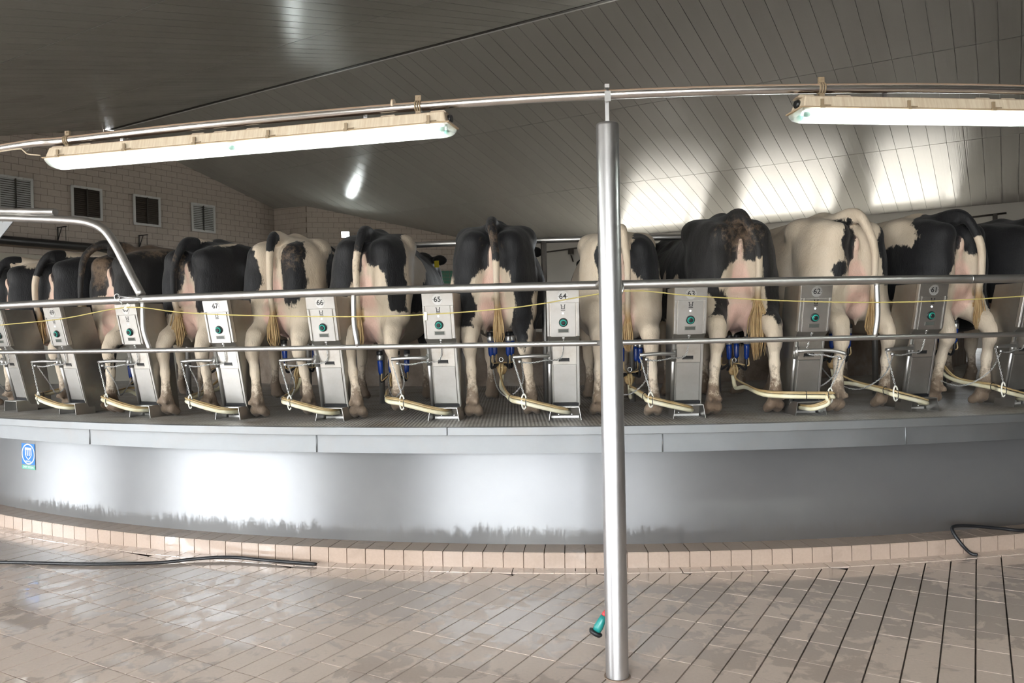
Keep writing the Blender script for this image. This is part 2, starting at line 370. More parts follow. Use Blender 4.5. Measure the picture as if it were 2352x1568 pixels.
class Field:
    def __init__(s, lo, hi, step):
        s.lo = np.array(lo); s.step = np.array(step)
        s.n = np.ceil((np.array(hi) - s.lo) / s.step).astype(int) + 1
        s.ax = [s.lo[i] + np.arange(s.n[i]) * s.step[i] for i in range(3)]
        s.F = np.full(tuple(s.n), 0.5, np.float32)
    def add(s, lo, hi, fn, k, sub=False):
        m = k + 0.06
        i0 = np.clip(np.floor((np.array(lo) - m - s.lo) / s.step).astype(int), 0, s.n)
        i1 = np.clip(np.ceil((np.array(hi) + m - s.lo) / s.step).astype(int) + 1, 0, s.n)
        if (i1 <= i0).any(): return
        X = np.stack(np.meshgrid(*[s.ax[i][i0[i]:i1[i]] for i in range(3)], indexing='ij'), -1)
        d = fn(X)
        sl = tuple(slice(i0[i], i1[i]) for i in range(3))
        f = s.F[sl]
        if sub:
            h = np.clip(0.5 - 0.5 * (f + d) / k, 0, 1); s.F[sl] = f + (-d - f) * h + k * h * (1 - h)
        else:
            h = np.clip(0.5 + 0.5 * (f - d) / k, 0, 1); s.F[sl] = f + (d - f) * h - k * h * (1 - h)
    def cone(s, a, b, r1, r2, k):
        a_, b_ = np.array(a), np.array(b); r = max(r1, r2)
        s.add(np.minimum(a_, b_) - r, np.maximum(a_, b_) + r, lambda X: sd_cone(X, a, b, r1, r2), k)
    def ell(s, c, r, k, sub=False):
        s.add(np.array(c) - np.array(r), np.array(c) + np.array(r), lambda X: sd_ell(X, c, r), k, sub)
    def mesh(s):
        F = s.F; nx, ny, nz = F.shape
        ins = F < 0
        cnt = np.zeros((nx-1, ny-1, nz-1), np.int8)
        for dx in (0, 1):
            for dy in (0, 1):
                for dz in (0, 1):
                    cnt += ins[dx:nx-1+dx, dy:ny-1+dy, dz:nz-1+dz]
        act = (cnt > 0) & (cnt < 8)
        idx = np.full(act.shape, -1, np.int64)
        I = np.argwhere(act); idx[act] = np.arange(len(I))
        acc = np.zeros((len(I), 3)); num = np.zeros(len(I))
        corners = [(0,0,0),(1,0,0),(0,1,0),(1,1,0),(0,0,1),(1,0,1),(0,1,1),(1,1,1)]
        vals = {c: F[I[:,0]+c[0], I[:,1]+c[1], I[:,2]+c[2]] for c in corners}
        for a in corners:
            for ax in range(3):
                if a[ax]: continue
                b = list(a); b[ax] = 1; b = tuple(b)
                va, vb = vals[a], vals[b]; m = (va < 0) != (vb < 0)
                t = np.where(m, va / np.where(m, va - vb, 1), 0)
                p = np.tile(np.array(a, float), (len(I), 1)); p[:, ax] += t
                acc += p * m[:, None]; num += m
        V = (I + acc / np.maximum(num, 1)[:, None]) * s.step + s.lo
        quads = []
        for ax in range(3):
            u, v = (ax + 1) % 3, (ax + 2) % 3
            sa = [slice(None)] * 3; sb = [slice(None)] * 3
            sa[ax] = slice(0, -1); sb[ax] = slice(1, None)
            A = ins[tuple(sa)]; B = ins[tuple(sb)]
            E = np.argwhere(A != B)
            E = E[(E[:, u] > 0) & (E[:, v] > 0) & (E[:, u] < F.shape[u]-1) & (E[:, v] < F.shape[v]-1)]
            flip = A[E[:,0], E[:,1], E[:,2]]
            def g(du, dv):
                e = E.copy(); e[:, u] += du; e[:, v] += dv
                return idx[e[:,0], e[:,1], e[:,2]]
            q = np.stack([g(-1,-1), g(0,-1), g(0,0), g(-1,0)], 1)
            q[~flip] = q[~flip][:, ::-1]
            quads.append(q)
        Q = np.concatenate(quads); Q = Q[(Q >= 0).all(1)]
        # light smoothing
        for it in range(2):
            S = np.zeros_like(V); N = np.zeros(len(V))
            for i in range(4):
                for j in (1, 3):
                    np.add.at(S, Q[:, i], V[Q[:, (i+j) % 4]]); np.add.at(N, Q[:, i], 1)
            V = V * 0.6 + 0.4 * S / np.maximum(N, 1)[:, None]
        return V, Q

def bez(pts, n):
    """Catmull-Rom through pts"""
    P = np.array(pts, float); P = np.vstack([2*P[0]-P[1], P, 2*P[-1]-P[-2]])
    out = []
    for i in range(1, len(P)-2):
        for t in np.linspace(0, 1, n, endpoint=False):
            a, b, c, d = P[i-1], P[i], P[i+1], P[i+2]
            out.append(0.5*((2*b)+(-a+c)*t+(2*a-5*b+4*c-d)*t*t+(-a+3*b-3*c+d)*t**3))
    out.append(P[-2]); return np.array(out)

def cow_mesh(hl=(0, .17), hr=(0, -.17), tail=None, ud=(0.64, 1.0), turn=0.0, drop=0.0, wide=1.0, lift=None, fat=1.0):
    """x forward, y left, z up; feet on z=0.  hl/hr = hind foot (x,y) left/right, ud = (udder bottom z, size)"""
    f = Field((-0.30, -0.62, -0.02), (2.95, 0.62, 1.66), (0.021, 0.0135, 0.0135))
    w = wide
    # trunk
    f.ell((1.12, 0, 0.98), (0.80, 0.36*w*fat, 0.43), .1)
    f.ell((0.62, 0, 1.12), (0.50, 0.31*w, 0.36), .12)
    f.cone((1.65, 0, 1.06), (0.9, 0, 1.06), .30, .33, .12)
    f.cone((0.12, 0, 1.435), (0.52, 0, 1.455), .040, .05, .07)
    f.cone((0.52, 0, 1.44), (1.70, 0, 1.40), .065, .10, .12)
    for s in (1, -1):
        f.cone((0.13, .14*s*w, 1.31), (0.50, .205*s*w, 1.36), .095, .105, .10)   # pin - hook
        f.ell((0.50, .245*s*w, 1.385), (.11, .070, .075), .06)
        f.cone((0.30, 0, 1.39), (0.46, .16*s*w, 1.36), .06, .085, .09)
        f.ell((0.29, .165*s*w, 1.08), (.26, .150, .36), .05)
        f.ell((0.34, .23*s*w, 1.16), (.17, .085, .22), .05)                       # thigh
    f.ell((0.33, 0, 1.18), (0.23, 0.18*w, 0.24), .04)
    # hind legs
    feet = []
    for s, h in ((1, hl), (-1, hr)):
        z0 = (lift or {}).get(s, 0)
        fx, fy = h
        y1 = .185*s*w; yh = .6*fy + .4*.18*s
        f.cone((.26, y1, .98), (.21, y1*.95+.05*fy, .80), .155, .135, .05)
        hx = fx*.5-.035
        f.cone((.21, y1*.95+.05*fy, .80), (hx+.05, yh+.15*(y1-yh), .64+z0*.6), .122, .070, .05)
        f.cone((hx+.05, yh+.15*(y1-yh), .65+z0*.6), (hx, yh, .56+z0*.6), .068, .052, .04)
        f.cone((hx-.005, yh, .58+z0*.6), (hx-.005, yh, .51+z0*.6), .050, .052, .03)
        f.cone((hx+.01, yh, .52+z0*.6), (fx*.75-.01, .5*yh+.5*fy, .36+z0), .046, .036, .03)
        f.cone((fx*.75-.01, .5*yh+.5*fy, .36+z0), (fx*.92-.005, fy*.93+.07*yh, .22+z0), .036, .037, .03)
        f.cone((fx*.92-.005, fy*.93+.07*yh, .22+z0), (fx, fy, .145+z0), .037, .050, .025)
        f.cone((fx, fy, .145+z0), (fx+.03, fy, .085+z0), .048, .050, .02)
        f.cone((hx-.03, yh, .60+z0*.6), (.11, y1*.9, .78), .022, .03, .03)
        for t in (1, -1):
            f.cone((fx+.02, fy+.032*t, .065+z0), (fx+.075, fy+.037*t, .034+z0), .040, .035, .008)
            f.ell((fx-.05, fy+.035*t, .125+z0), (.025, .018, .025), .012)
        feet.append((fx, fy, z0))
    # front legs
    for s in (1, -1):
        y = .17*s
        f.ell((1.62, .20*s, 1.02), (.22, .13, .30), .08)
        f.cone((1.60, y, .86), (1.60, y, .62), .12, .085, .05)
        f.cone((1.60, y, .62), (1.62, y, .40), .078, .060, .03)
        f.cone((1.62, y, .40), (1.61, y, .15), .042, .038, .03)
        f.cone((1.61, y, .15), (1.64, y, .07), .052, .055, .02)
        for t in (1, -1):
            f.cone((1.64, y+.030*t, .06), (1.70, y+.032*t, .03), .040, .032, .012)
    # neck, head
    ct, st = math.cos(turn), math.sin(turn)
    def hd(x, y, z): return (2.10 + (x-2.10)*ct - y*st, (x-2.10)*st + y*ct, z - drop*(x-1.8))
    f.ell((1.80, 0, 1.10), (.24, .22, .33), .1)
    f.cone((1.80, 0, 1.20), hd(2.18, 0, 1.38), .22, .135, .09)
    f.cone(hd(2.18, 0, 1.42), hd(2.36, 0, 1.34), .115, .105, .05)
    f.cone(hd(2.34, 0, 1.32), hd(2.62, 0, 1.13), .095, .062, .05)
    f.ell(hd(2.64, 0, 1.11), (.06, .075, .055), .04)
    for s in (1, -1):
        f.cone(hd(2.17, .10*s, 1.45), hd(2.13, .24*s, 1.44), .030, .045, .03)
        f.ell(hd(2.12, .25*s, 1.43), (.035, .075, .055), .02)
    # udder
    zb, us = ud
    f.ell((.36, 0, zb+.26), (.26, .17*us, .26), .03)
    for s in (1, -1):
        f.ell((.24, .102*us*s, zb+.17), (.165, .112*us, .19), .010)
        f.ell((.50, .09*us*s, zb+.13), (.17, .105*us, .15), .03)
        for x in (.22, .50):
            f.cone((x, .075*s, zb+.03), (x, .075*s, zb-.045), .022, .013, .02)
    f.cone((.20, 0, 1.06), (.20, 0, zb+.25), .06, .15, .035)
    # perineum
    f.ell((.10, 0, 1.24), (.035, .022, .06), .02)
    # tail
    T = bez(tail, 6); n = len(T)
    for i in range(n-1):
        t0, t1 = i/(n-1), (i+1)/(n-1)
        r = lambda t: .043 - .022*min(1, t*1.25)
        f.cone(T[i], T[i+1], r(t0), r(t1), .014)
    V, Q = f.mesh()
    td = np.full(len(V), 9.0); tt = np.zeros(len(V))
    for i in range(n-1):
        d = sd_cone(V, T[i], T[i+1], .03, .03); m = d < td
        ab = T[i+1] - T[i]; h = np.clip(((V - T[i]) @ ab) / (ab @ ab), 0, 1)
        td[m] = d[m]; tt[m] = (i + h[m])/(n-1)
    ub = np.minimum(np.minimum(sd_ell(V, (.34, 0, zb+.26), (.29, .18*us, .28)), sd_cone(V, (.16, 0, 1.08), (.20, 0, zb+.25), .075, .16)), sd_ell(V, (.38, 0, zb+.15), (.34, .22*us, .20)))
    return V, Q, td, tt, ub, T
# ================================================================ THE SETTING
# ---- yard outside
structure('ground', MB().box((0, 12, -.32), (160, 160, .2)), 'yard')

def area_px(P, size):
    q = pix(P)
    if q is None: return 0
    if not (-60 < q[0] < 2412 and -60 < q[1] < 1628): return 0
    return size * (1829 / q[2]) ** 2

# ---- floor: bed of grout, tiles laid along the hall, a row of cut tiles following the kerb
floor = structure('floor', MB().prism([hall(P_LEFT, Q_NEAR, -.03), hall(P_RIGHT, Q_NEAR, -.03), hall(P_RIGHT, Q_FAR, -.03), hall(P_LEFT, Q_FAR, -.03)], (0, 0, -.15)), 'grout')
E1 = Vector((.505, .863, 0)); E2 = Vector((.863, -.505, 0))
TW, TL = .1575, .292
tile_me = MB().box((0, 0, -.012), (TW - .0085, TL - .007, .024)).mesh('floor_tile'); tile_me.materials.append(MAT['floor_tile'])
cands = []
for i in range(-80, 80):
    for j in range(-40, 60):
        c = E2 * (i * TW + .05) + E1 * (j * TL + .02)
        if not (-9.5 < c.x < 8.5 and 1.2 < c.y < 10.5): continue
        R = math.hypot(c.x - CX, c.y - CY)
        if R < R_KERB + .03: continue
        cands.append((area_px((c.x, c.y, 0), TW * TL * .3), c))
cands.sort(key=lambda t: -t[0])
rz = math.atan2(E2.y, E2.x)
rest = MB()
for n, (a, c) in enumerate(cands):
    h = -.0015 * random.random()
    if n < 300:
        o = link('tile', tile_me, None, floor); o.location = (c.x, c.y, h); o.rotation_euler.z = rz
    else:
        rest.box((c.x, c.y, h - .012), (TW - .0085, TL - .007, .024), E2, E1)
tag(rest.build('tile_field', 'floor_tile', floor), kind='stuff')
bm_ = MB()
KS = .15                                                     # kerb tile width
kdeg = math.degrees(KS / R_KERB)
A0 = math.degrees(-.5429)
# ---- kerb round the foot of the skirt: top tiles and front tiles
kerb = structure('trim_1', MB().ring([(R_SKIRT - .1, -.03), (R_KERB - .012, -.03), (R_KERB - .012, .105), (R_SKIRT - .1, .105)], -44, 44, 120), 'kerb_grout')
def ring_tile(a0, a1, prof): return MB().ring(prof, a0, a1, 1)
for k in range(-8, 72):
    a = A0 + k * kdeg; g = kdeg * .022
    ring_tile(a + g, a + kdeg - g, [(R_KERB - .02, .0), (R_KERB, .0), (R_KERB, .1095), (R_KERB - .02, .1095)]).build('front_tile', 'kerb_tile', kerb)
    ring_tile(a + g, a + kdeg - g, [(R_SKIRT - .02, .1), (R_KERB - .003, .1), (R_KERB - .003, .1149), (R_SKIRT - .02, .1149)]).build('top_tile', 'kerb_tile', kerb)
    if k % 1 == 0:
        ring_tile(a + g + .5 * kdeg, a + 1.5 * kdeg - g, [(R_KERB, -.01), (R_KERB + .115, -.01), (R_KERB + .115, .002), (R_KERB, .004)]).build('foot_tile', 'floor_tile', kerb)

# ---- ceiling: two slopes of long panels either side of the ridge
cb = MB()
cb.hexa([hall(P_LEFT, Q_RIDGE, Z_RIDGE + .02), hall(P_RIGHT, Q_RIDGE, Z_RIDGE + .02), hall(P_RIGHT, Q_FAR, roof(Q_FAR) + .02), hall(P_LEFT, Q_FAR, roof(Q_FAR) + .02),
         hall(P_LEFT, Q_RIDGE, Z_RIDGE + .3), hall(P_RIGHT, Q_RIDGE, Z_RIDGE + .3), hall(P_RIGHT, Q_FAR, roof(Q_FAR) + .3), hall(P_LEFT, Q_FAR, roof(Q_FAR) + .3)])
cb.hexa([hall(P_LEFT, Q_NEAR, roof(Q_NEAR) + .02), hall(P_RIGHT, Q_NEAR, roof(Q_NEAR) + .02), hall(P_RIGHT, Q_RIDGE, Z_RIDGE + .02), hall(P_LEFT, Q_RIDGE, Z_RIDGE + .02),
         hall(P_LEFT, Q_NEAR, roof(Q_NEAR) + .3), hall(P_RIGHT, Q_NEAR, roof(Q_NEAR) + .3), hall(P_RIGHT, Q_RIDGE, Z_RIDGE + .3), hall(P_LEFT, Q_RIDGE, Z_RIDGE + .3)])
ceiling = structure('ceiling', cb, 'ceiling_joint')
PW = .42
rows = [(1, 0.06, 4.3), (1, 4.3, 8.8), (1, 8.8, 13.4), (-1, 0.06, 4.3), (-1, 4.3, 8.8), (-1, 8.8, 13.4), (-1, 13.4, 17.3), (-1, 17.3, 21.1)]
cl = math.hypot(1, SLOPE)
cands = []
for sgn, a, b in rows:
    me = MB().box((0, 0, .01), (PW - .011, (b - a) * cl - .02, .02)).mesh('ceiling_panel'); me.materials.append(MAT['ceiling_panel'])
    Y = (N2 * sgn + Vector((0, 0, -SLOPE))).normalized(); X = P2 * sgn; Zv = X.cross(Y)
    for i in range(int((P_RIGHT - P_LEFT) / PW)):
        p = P_LEFT + (i + .5) * PW; q = Q_RIDGE + sgn * (a + b) / 2
        c = hall(p, q, roof(q)) - Zv * .012
        best = max(area_px(hall(p, Q_RIDGE + sgn * (a + (b - a) * t), roof(q)), 1) for t in (.1, .5, .9))
        cands.append((best, me, c, X, Y, Zv, (b - a) * cl))
cands.sort(key=lambda t: -t[0])
rest = MB()
for n, (a, me, c, X, Y, Zv, L) in enumerate(cands):
    if n < 300:
        o = link('ceiling_panel', me, None, ceiling)
        mt = Matrix((X, Y, Zv)).transposed().to_4x4(); mt.translation = c; o.matrix_world = mt
    else: rest.box(c + Zv * .01, (PW - .011, L - .02, .02), X, Y, Zv)
tag(rest.build('ceiling_panel_field', 'ceiling_panel', ceiling), kind='stuff')
rb = MB()
rb.box(hall((P_LEFT + P_RIGHT) / 2, Q_RIDGE + .045, Z_RIDGE - .035), (P_RIGHT - P_LEFT, .05, .03), P2, N2)
structure('trim_2', rb, 'vent_frame')
structure('trim_3', MB().box(hall((P_LEFT + P_RIGHT) / 2, Q_RIDGE - .04, Z_RIDGE - .03), (P_RIGHT - P_LEFT, .09, .03), P2, N2), 'dark_frame')

# ---- block walls
def block_wall(name, p0, q0, p1, q1, z_from, mat_base='mortar', most=300, thick=.25):
    """wall from (p0,q0) to (p1,q1), room on the right-hand side when walking that way reversed normal is computed"""
    A = hall(p0, q0, 0); B = hall(p1, q1, 0); D = (B - A); L = D.length; D.normalize()
    Nn = Vector((D.y, -D.x, 0))
    if Nn.dot(Vector((CX, CY, 0)) - A) < 0: Nn = -Nn
    n = 14; poly = [A] + [A + D * L] + [A + D * (L * i / n) + Vector((0, 0, roof(q0 + (q1 - q0) * i / n) + .06)) for i in range(n, -1, -1)]
    w = structure(name, MB().prism(poly, -Nn * thick), mat_base)
    BW, BH = .43, .2135
    full = MB().box((0, -.004, 0), (BW - .012, .02, BH - .012)).mesh('block'); full.materials.append(MAT['block'])
    cands = []
    for r in range(int(z_from / BH), int(9.2 / BH)):
        off = (r % 2) * BW / 2
        for i in range(-1, int(L / BW) + 1):
            x0, x1 = max(0, i * BW + off), min(L, (i + 1) * BW + off)
            if x1 - x0 < .04: continue
            z0, z1 = r * BH, (r + 1) * BH
            ta, tb = [min(z1, roof(q0 + (q1 - q0) * (x + g) / L)) for x, g in ((x0, .006), (x1, -.006))]
            if max(ta, tb) - z0 < .03: continue
            cut = None if min(ta, tb) >= z1 else (max(ta, z0 + .013), max(tb, z0 + .013))
            c = A + D * ((x0 + x1) / 2) + Vector((0, 0, (z0 + z1) / 2))
            cands.append((area_px(c, 1) if z0 > 3.6 else 0, c, x1 - x0, z1 - z0, cut))
    cands.sort(key=lambda t: -t[0])
    rest = MB()
    for k, (a, c, wd, ht, cut) in enumerate(cands):
        if k < most and a > 0:
            me = full if abs(wd - BW) < 1e-4 and not cut else None
            if me is None and cut:
                x, zb = wd / 2 - .006, -ht / 2 + .006; ya, yb = cut[0] - c.z - .004, cut[1] - c.z - .004
                me = MB().hexa([(-x, -.014, zb), (x, -.014, zb), (x, .006, zb), (-x, .006, zb), (-x, -.014, ya), (x, -.014, yb), (x, .006, yb), (-x, .006, ya)]).mesh('block'); me.materials.append(MAT['block'])
            elif me is None:
                me = MB().box((0, -.004, 0), (wd - .012, .02, ht - .012)).mesh('block'); me.materials.append(MAT['block'])
            o = link('block', me, None, w)
            mt = Matrix((D, -Nn, Vector((0, 0, 1)))).transposed().to_4x4(); mt.translation = c; o.matrix_world = mt
        elif cut:
            x, zb = wd / 2 - .006, -ht / 2 + .006; ya, yb = cut[0] - c.z - .004, cut[1] - c.z - .004
            rest.hexa([c + D * px + Nn * py + Vector((0, 0, pz)) for px, py, pz in ((-x, .014, zb), (x, .014, zb), (x, -.006, zb), (-x, -.006, zb), (-x, .014, ya), (x, .014, yb), (x, -.006, yb), (-x, -.006, ya))])
        else: rest.box(c + Nn * .004, (wd - .012, .02, ht - .012), D, Nn)
    if rest.v: tag(rest.build('block_field', 'block', w), kind='stuff')
    return w
block_wall('wall_left', P_LEFT, Q_NEAR, P_LEFT, 23.25, 2.0)
block_wall('wall_back', P_LEFT, 23.25, -24.4, 23.40, 2.0)
block_wall('wall_back_corner', -24.4, 23.40, -18.7, 29.5, 2.0)
# band of green glazed tiles along the angled wall
gt = structure('trim_4', MB().box((hall(-21.2, 26.83, 4.15)), (6.2, .02, .56), (hall(-18.7, 29.5, 0) - hall(-24.4, 23.4, 0)).normalized(), hall(-18.7, 29.5, 0).cross(Vector((0, 0, 1))).normalized()), 'kerb_grout')
D = (hall(-18.7, 29.5, 0) - hall(-24.4, 23.4, 0)).normalized(); Nn = Vector((D.y, -D.x, 0))
gt.location = Nn * .03
gme = MB().box((0, 0, 0), (.19, .016, .13)).mesh('glazed_tile'); gme.materials.append(MAT['green_tile'])
for i in range(30):
    for j in range(4):
        o = link('glazed_tile', gme, None, gt); mt = Matrix((D, -Nn, Vector((0, 0, 1)))).transposed().to_4x4()
        mt.translation = hall(-24.4, 23.4, 0) + D * (1.2 + i * .2) + Vector((0, 0, 3.93 + j * .14)) + Nn * .014; o.matrix_world = mt

# ---- far and near long walls with daylight openings, right-hand end wall
def long_wall(name, q, p0, p1, openings, zb, zt, out, frame_mat, first):
    top = lambda: roof(q) + .06
    mb = MB(); s = .25 * out
    def slab(a, b, z0, z1):
        if b - a > .01 and z1 - z0 > .01:
            mb.box(hall((a + b) / 2, q + s / 2, (z0 + z1) / 2), (b - a, abs(s), z1 - z0), P2, N2)
    cur = p0
    for a, b in openings:
        slab(cur, a, 0, top()); slab(a, b, 0, zb); slab(a, b, zt, top()); cur = b
    slab(cur, p1, 0, top())
    w = structure(name, mb, 'white_wall')
    for n, (a, b) in enumerate(openings):
        f = MB(); t = .06; y = q + s * .4
        f.box(hall((a + b) / 2, y, zt - t / 2), (b - a, .1, t), P2, N2); f.box(hall((a + b) / 2, y, zb + t / 2), (b - a, .1, t), P2, N2)
        for e in (a + t / 2, b - t / 2): f.box(hall(e, y, (zb + zt) / 2), (t, .1, zt - zb), P2, N2)
        f.box(hall(a + (b - a) * .82, y, (zb + zt) / 2), (.07, .08, zt - zb), P2, N2)
        wnd = structure('window_%d' % (first + n), f, frame_mat)
        ld = bpy.data.lights.new('sky_portal', 'AREA'); ld.shape = 'RECTANGLE'; ld.size = b - a; ld.size_y = zt - zb; ld.cycles.is_portal = True
        lo = bpy.data.objects.new('sky_portal', ld); COL.objects.link(lo)
        Zl = N2 * out                                    # area lights shine along -Z
        mt = Matrix((P2, Vector((0, 0, 1)).cross(P2) * 0 + Vector((0, 0, 1)), P2.cross(Vector((0, 0, 1))))).transposed().to_4x4()
        if mt.col[2].to_3d().dot(Zl) < 0: mt = Matrix((-P2, Vector((0, 0, 1)), (-P2).cross(Vector((0, 0, 1))))).transposed().to_4x4()
        mt.translation = hall((a + b) / 2, q + s * .5, (zb + zt) / 2); lo.matrix_world = mt
    return w
long_wall('wall_far', Q_FAR, -18.7, P_RIGHT, [(-13.4, -9.9), (-8.6, -5.1), (-4.0, -1.3)], 2.0, 5.1, 1, 'dark_frame', 1)
long_wall('wall_near', Q_NEAR, P_LEFT, P_RIGHT, [(-22.2, -16.3), (-12.3, -6.4), (-2.4, 3.5), (4.5, 6.7)], .05, 3.3, -1, 'vent_frame', 4)
poly = [hall(P_RIGHT, Q_NEAR, 0), hall(P_RIGHT, Q_FAR, 0), hall(P_RIGHT, Q_FAR, roof(Q_FAR)), hall(P_RIGHT, Q_RIDGE, Z_RIDGE), hall(P_RIGHT, Q_NEAR, roof(Q_NEAR))]
structure('wall_right', MB().prism(poly, P2 * .25), 'white_wall')

# ---- skirt of sheet steel below the deck
sk = MB()
n = 160; a0, a1 = -48, 48
vs = []
for i in range(n + 1):
    a = a0 + (a1 - a0) * i / n
    vs += [W(a, R_SKIRT, .10) - Vector((CX, CY, 0)), W(a, R_SKIRT, .99) - Vector((CX, CY, 0))]
sk.add(vs, [(2 * i, 2 * i + 2, 2 * i + 3, 2 * i + 1) for i in range(n)], True)
skirt = sk.build('platform_skirt', 'skirt_steel'); skirt.location = (CX, CY, 0)
tag(skirt, 'curved brushed steel skirt wall between tiled kerb and rotating deck', 'skirt panel')
so = skirt.modifiers.new('thick', 'SOLIDIFY'); so.thickness = .01

# ================================================================ ROTATING PLATFORM
plat = empty('rotary_platform', (CX, CY, DECK)); tag(plat, 'round rotating milking platform with chequered steel deck and bright steel rim', 'platform')
def under(o, parent):
    """parent without moving (objects are built in world coordinates)"""
    o.parent = parent; o.matrix_parent_inverse = parent.matrix_basis.inverted() if not parent.parent else (parent.parent.matrix_basis @ parent.matrix_basis).inverted()
    return o
d = MB()
for a in range(-60, 112, 4):
    d.ring([(7.5, DECK - .05), (R_DECK - .05, DECK - .05), (R_DECK - .05, DECK), (7.5, DECK)], a, a + 4, 4)
under(d.build('deck_plate', 'deck_plate'), plat)
for a, b in ((-62, -31), (-31, -8.14), (-8.14, 14.5), (14.5, 112)):
    under(MB().ring([(R_DECK - .06, DECK - .055), (R_DECK, DECK - .055), (R_DECK, DECK + .003), (R_DECK - .06, DECK + .003)], a + .012, b - .012, 50).build('rim_plate', 'fascia_steel', bevel=.003), plat)
seams = [-62, -35.2, -24.29, -13.39, -.7, 8.19, 19, 112]
for a, b in zip(seams, seams[1:]):
    under(MB().ring([(11.55, .848), (11.57, .848), (11.57, DECK - .05), (11.55, DECK - .05)], a + .01, b - .01, 30).build('fascia_plate', 'fascia_steel'), plat)
for a in seams[2:6]:
    w_ = MB(); w_.tube([W(a, 11.572, .85), W(a, 11.572, DECK - .055)], .006, 6); under(w_.build('weld_seam', 'fascia_steel'), plat)
under(MB().ring([(7.40, DECK - .05), (7.5, DECK - .05), (7.5, DECK + .66), (7.40, DECK + .66)], -62, 130, 90).build('inner_wall', 'concrete'), plat)
under(MB().ring([(7.38, DECK + .66), (7.53, DECK + .66), (7.53, DECK + .70), (7.38, DECK + .70)], -62, 130, 90).build('wall_coping', 'bail_side'), plat)
# drum added at the hub to keep the gaps between cows dark
hub = empty('dark_filler_drum', (CX, CY, 0)); tag(hub, 'dark drum added mid platform to darken the gaps behind the cows', 'filler drum')
under(MB().ring([(3.0, .0), (4.6, .0), (4.6, 2.35), (3.0, 2.35)], -100, 100, 40).build('housing', 'dark_frame'), hub)
under(MB().ring([(2.9, 2.35), (4.7, 2.35), (4.7, 2.45), (2.9, 2.45)], -100, 100, 40).build('lid', 'bail_side'), hub)

# neck rail ring with its uprights
nr = empty('neck_rail', (CX, CY, DECK)); tag(nr, 'tall steel tube rail with uprights running round behind the cow shoulders', 'rail')
under(MB().tube(arcpts(-44, 60, 9.84, 2.572, 110), .028, 10).build('top_rail', 'tube_steel'), nr)
STEP = 4.66
def bail_angle(no): return .55 + (63 - no) * STEP
for no in range(57, 72):
    a = bail_angle(no) - 1.05
    under(MB().cyl(W(a, 9.84, DECK), W(a, 9.84, 2.56), .028, 10).build('upright', 'tube_steel'), nr)
# ================================================================ RUMP RAIL
R_RAIL = 11.95
rail = empty('rump_rail', W(-4, R_RAIL, 2.02)); tag(rail, 'long curved steel rump rail of two tubes passing in front of all the cows', 'rail')
under(MB().tube(arcpts(-40, 30, R_RAIL, 2.022, 110), .0295, 14).build('top_rail', 'tube_steel'), rail)
under(MB().tube(arcpts(-40, 30, R_RAIL, 1.638, 110), .0175, 12).build('bottom_rail', 'tube_steel'), rail)
for a0, a1 in ((-19.29, -19.02), (-11.02, -10.9), (6.04, 5.95), (-36, -35.8), (19.5, 19.4)):
    pts = spline([W(a0, R_RAIL, 2.0), W(a0, R_RAIL + .004, 1.90), W(a0 + .25 * (a1 - a0), R_RAIL + .012, 1.78), W(a1, R_RAIL, 1.64)], 5)
    under(MB().tube(pts, .017, 10).build('strut', 'tube_steel'), rail)
for a in (-19.35, 9.35, -2.3):
    under(MB().tube([W(a - .02, R_RAIL, 2.022), W(a + .02, R_RAIL, 2.022)], .031, 14).build('weld_seam', 'chain_steel'), rail)
# arm that carries the rail from the round post
arm = MB().tube([W(-2.98, 13.24, 2.02), W(-2.98, R_RAIL + .02, 2.022)], .018, 10); under(arm.build('support_arm', 'tube_steel'), rail)
arm = MB().tube([W(-2.98, 13.24, 1.64), W(-2.98, R_RAIL + .01, 1.638)], .014, 10); under(arm.build('support_arm', 'tube_steel'), rail)

# bent guard tube rising from the rail on the left
gd = empty('guard_frame', W(-22, R_RAIL, 2.6)); tag(gd, 'bent steel guard tube rising from the rail at the left edge', 'guard rail')
ang = [(-19.34, 2.05), (-19.82, 2.211), (-20.50, 2.44), (-21.02, 2.56), (-21.7, 2.622), (-22.6, 2.655), (-24.16, 2.69), (-27.5, 2.76), (-31, 2.82)]
under(MB().tube(spline([W(a, R_RAIL, z) for a, z in ang], 6), .033, 14).build('bent_tube', 'tube_steel'), gd)
under(MB().tube([W(-30, R_RAIL, 2.865), W(-26.78, R_RAIL, 2.80), W(-23.5, R_RAIL, 2.735)], .027, 12).build('upper_tube', 'tube_steel'), gd)
for a in (-24, -26.6): under(MB().tube([W(a, R_RAIL, 2.70), W(a, R_RAIL, 2.75)], .008, 6).build('spacer', 'chain_steel'), gd)
under(MB().prism([W(-25.9, R_RAIL, 2.70), W(-28.5, R_RAIL, 2.75), W(-28.5, R_RAIL, 2.35)], (W(-27, R_RAIL + .008, 0) - W(-27, R_RAIL, 0))).build('gusset_plate', 'fascia_steel'), gd)

def chain_mesh(mb, pts, pitch=.013, r=.0022, w=.0075):
    P = [Vector(p) for p in pts]; d = 0; seg = []
    L = sum((P[i + 1] - P[i]).length for i in range(len(P) - 1)); n = max(2, int(L / pitch))
    def at(s):
        for i in range(len(P) - 1):
            l = (P[i + 1] - P[i]).length
            if s <= l or i == len(P) - 2: return P[i].lerp(P[i + 1], min(1, s / max(l, 1e-6))), (P[i + 1] - P[i]).normalized()
            s -= l
    for k in range(n):
        c, t = at((k + .5) * L / n)
        a = t.cross(Vector((.3, .8, .5))).normalized(); b = t.cross(a)
        if k % 2: a = b
        ring = [c + t * math.cos(q) * pitch * .78 + a * math.sin(q) * w * .7 for q in [2 * math.pi * j / 8 for j in range(8)]]
        mb.tube(ring, r, 4, closed=True)
    return mb

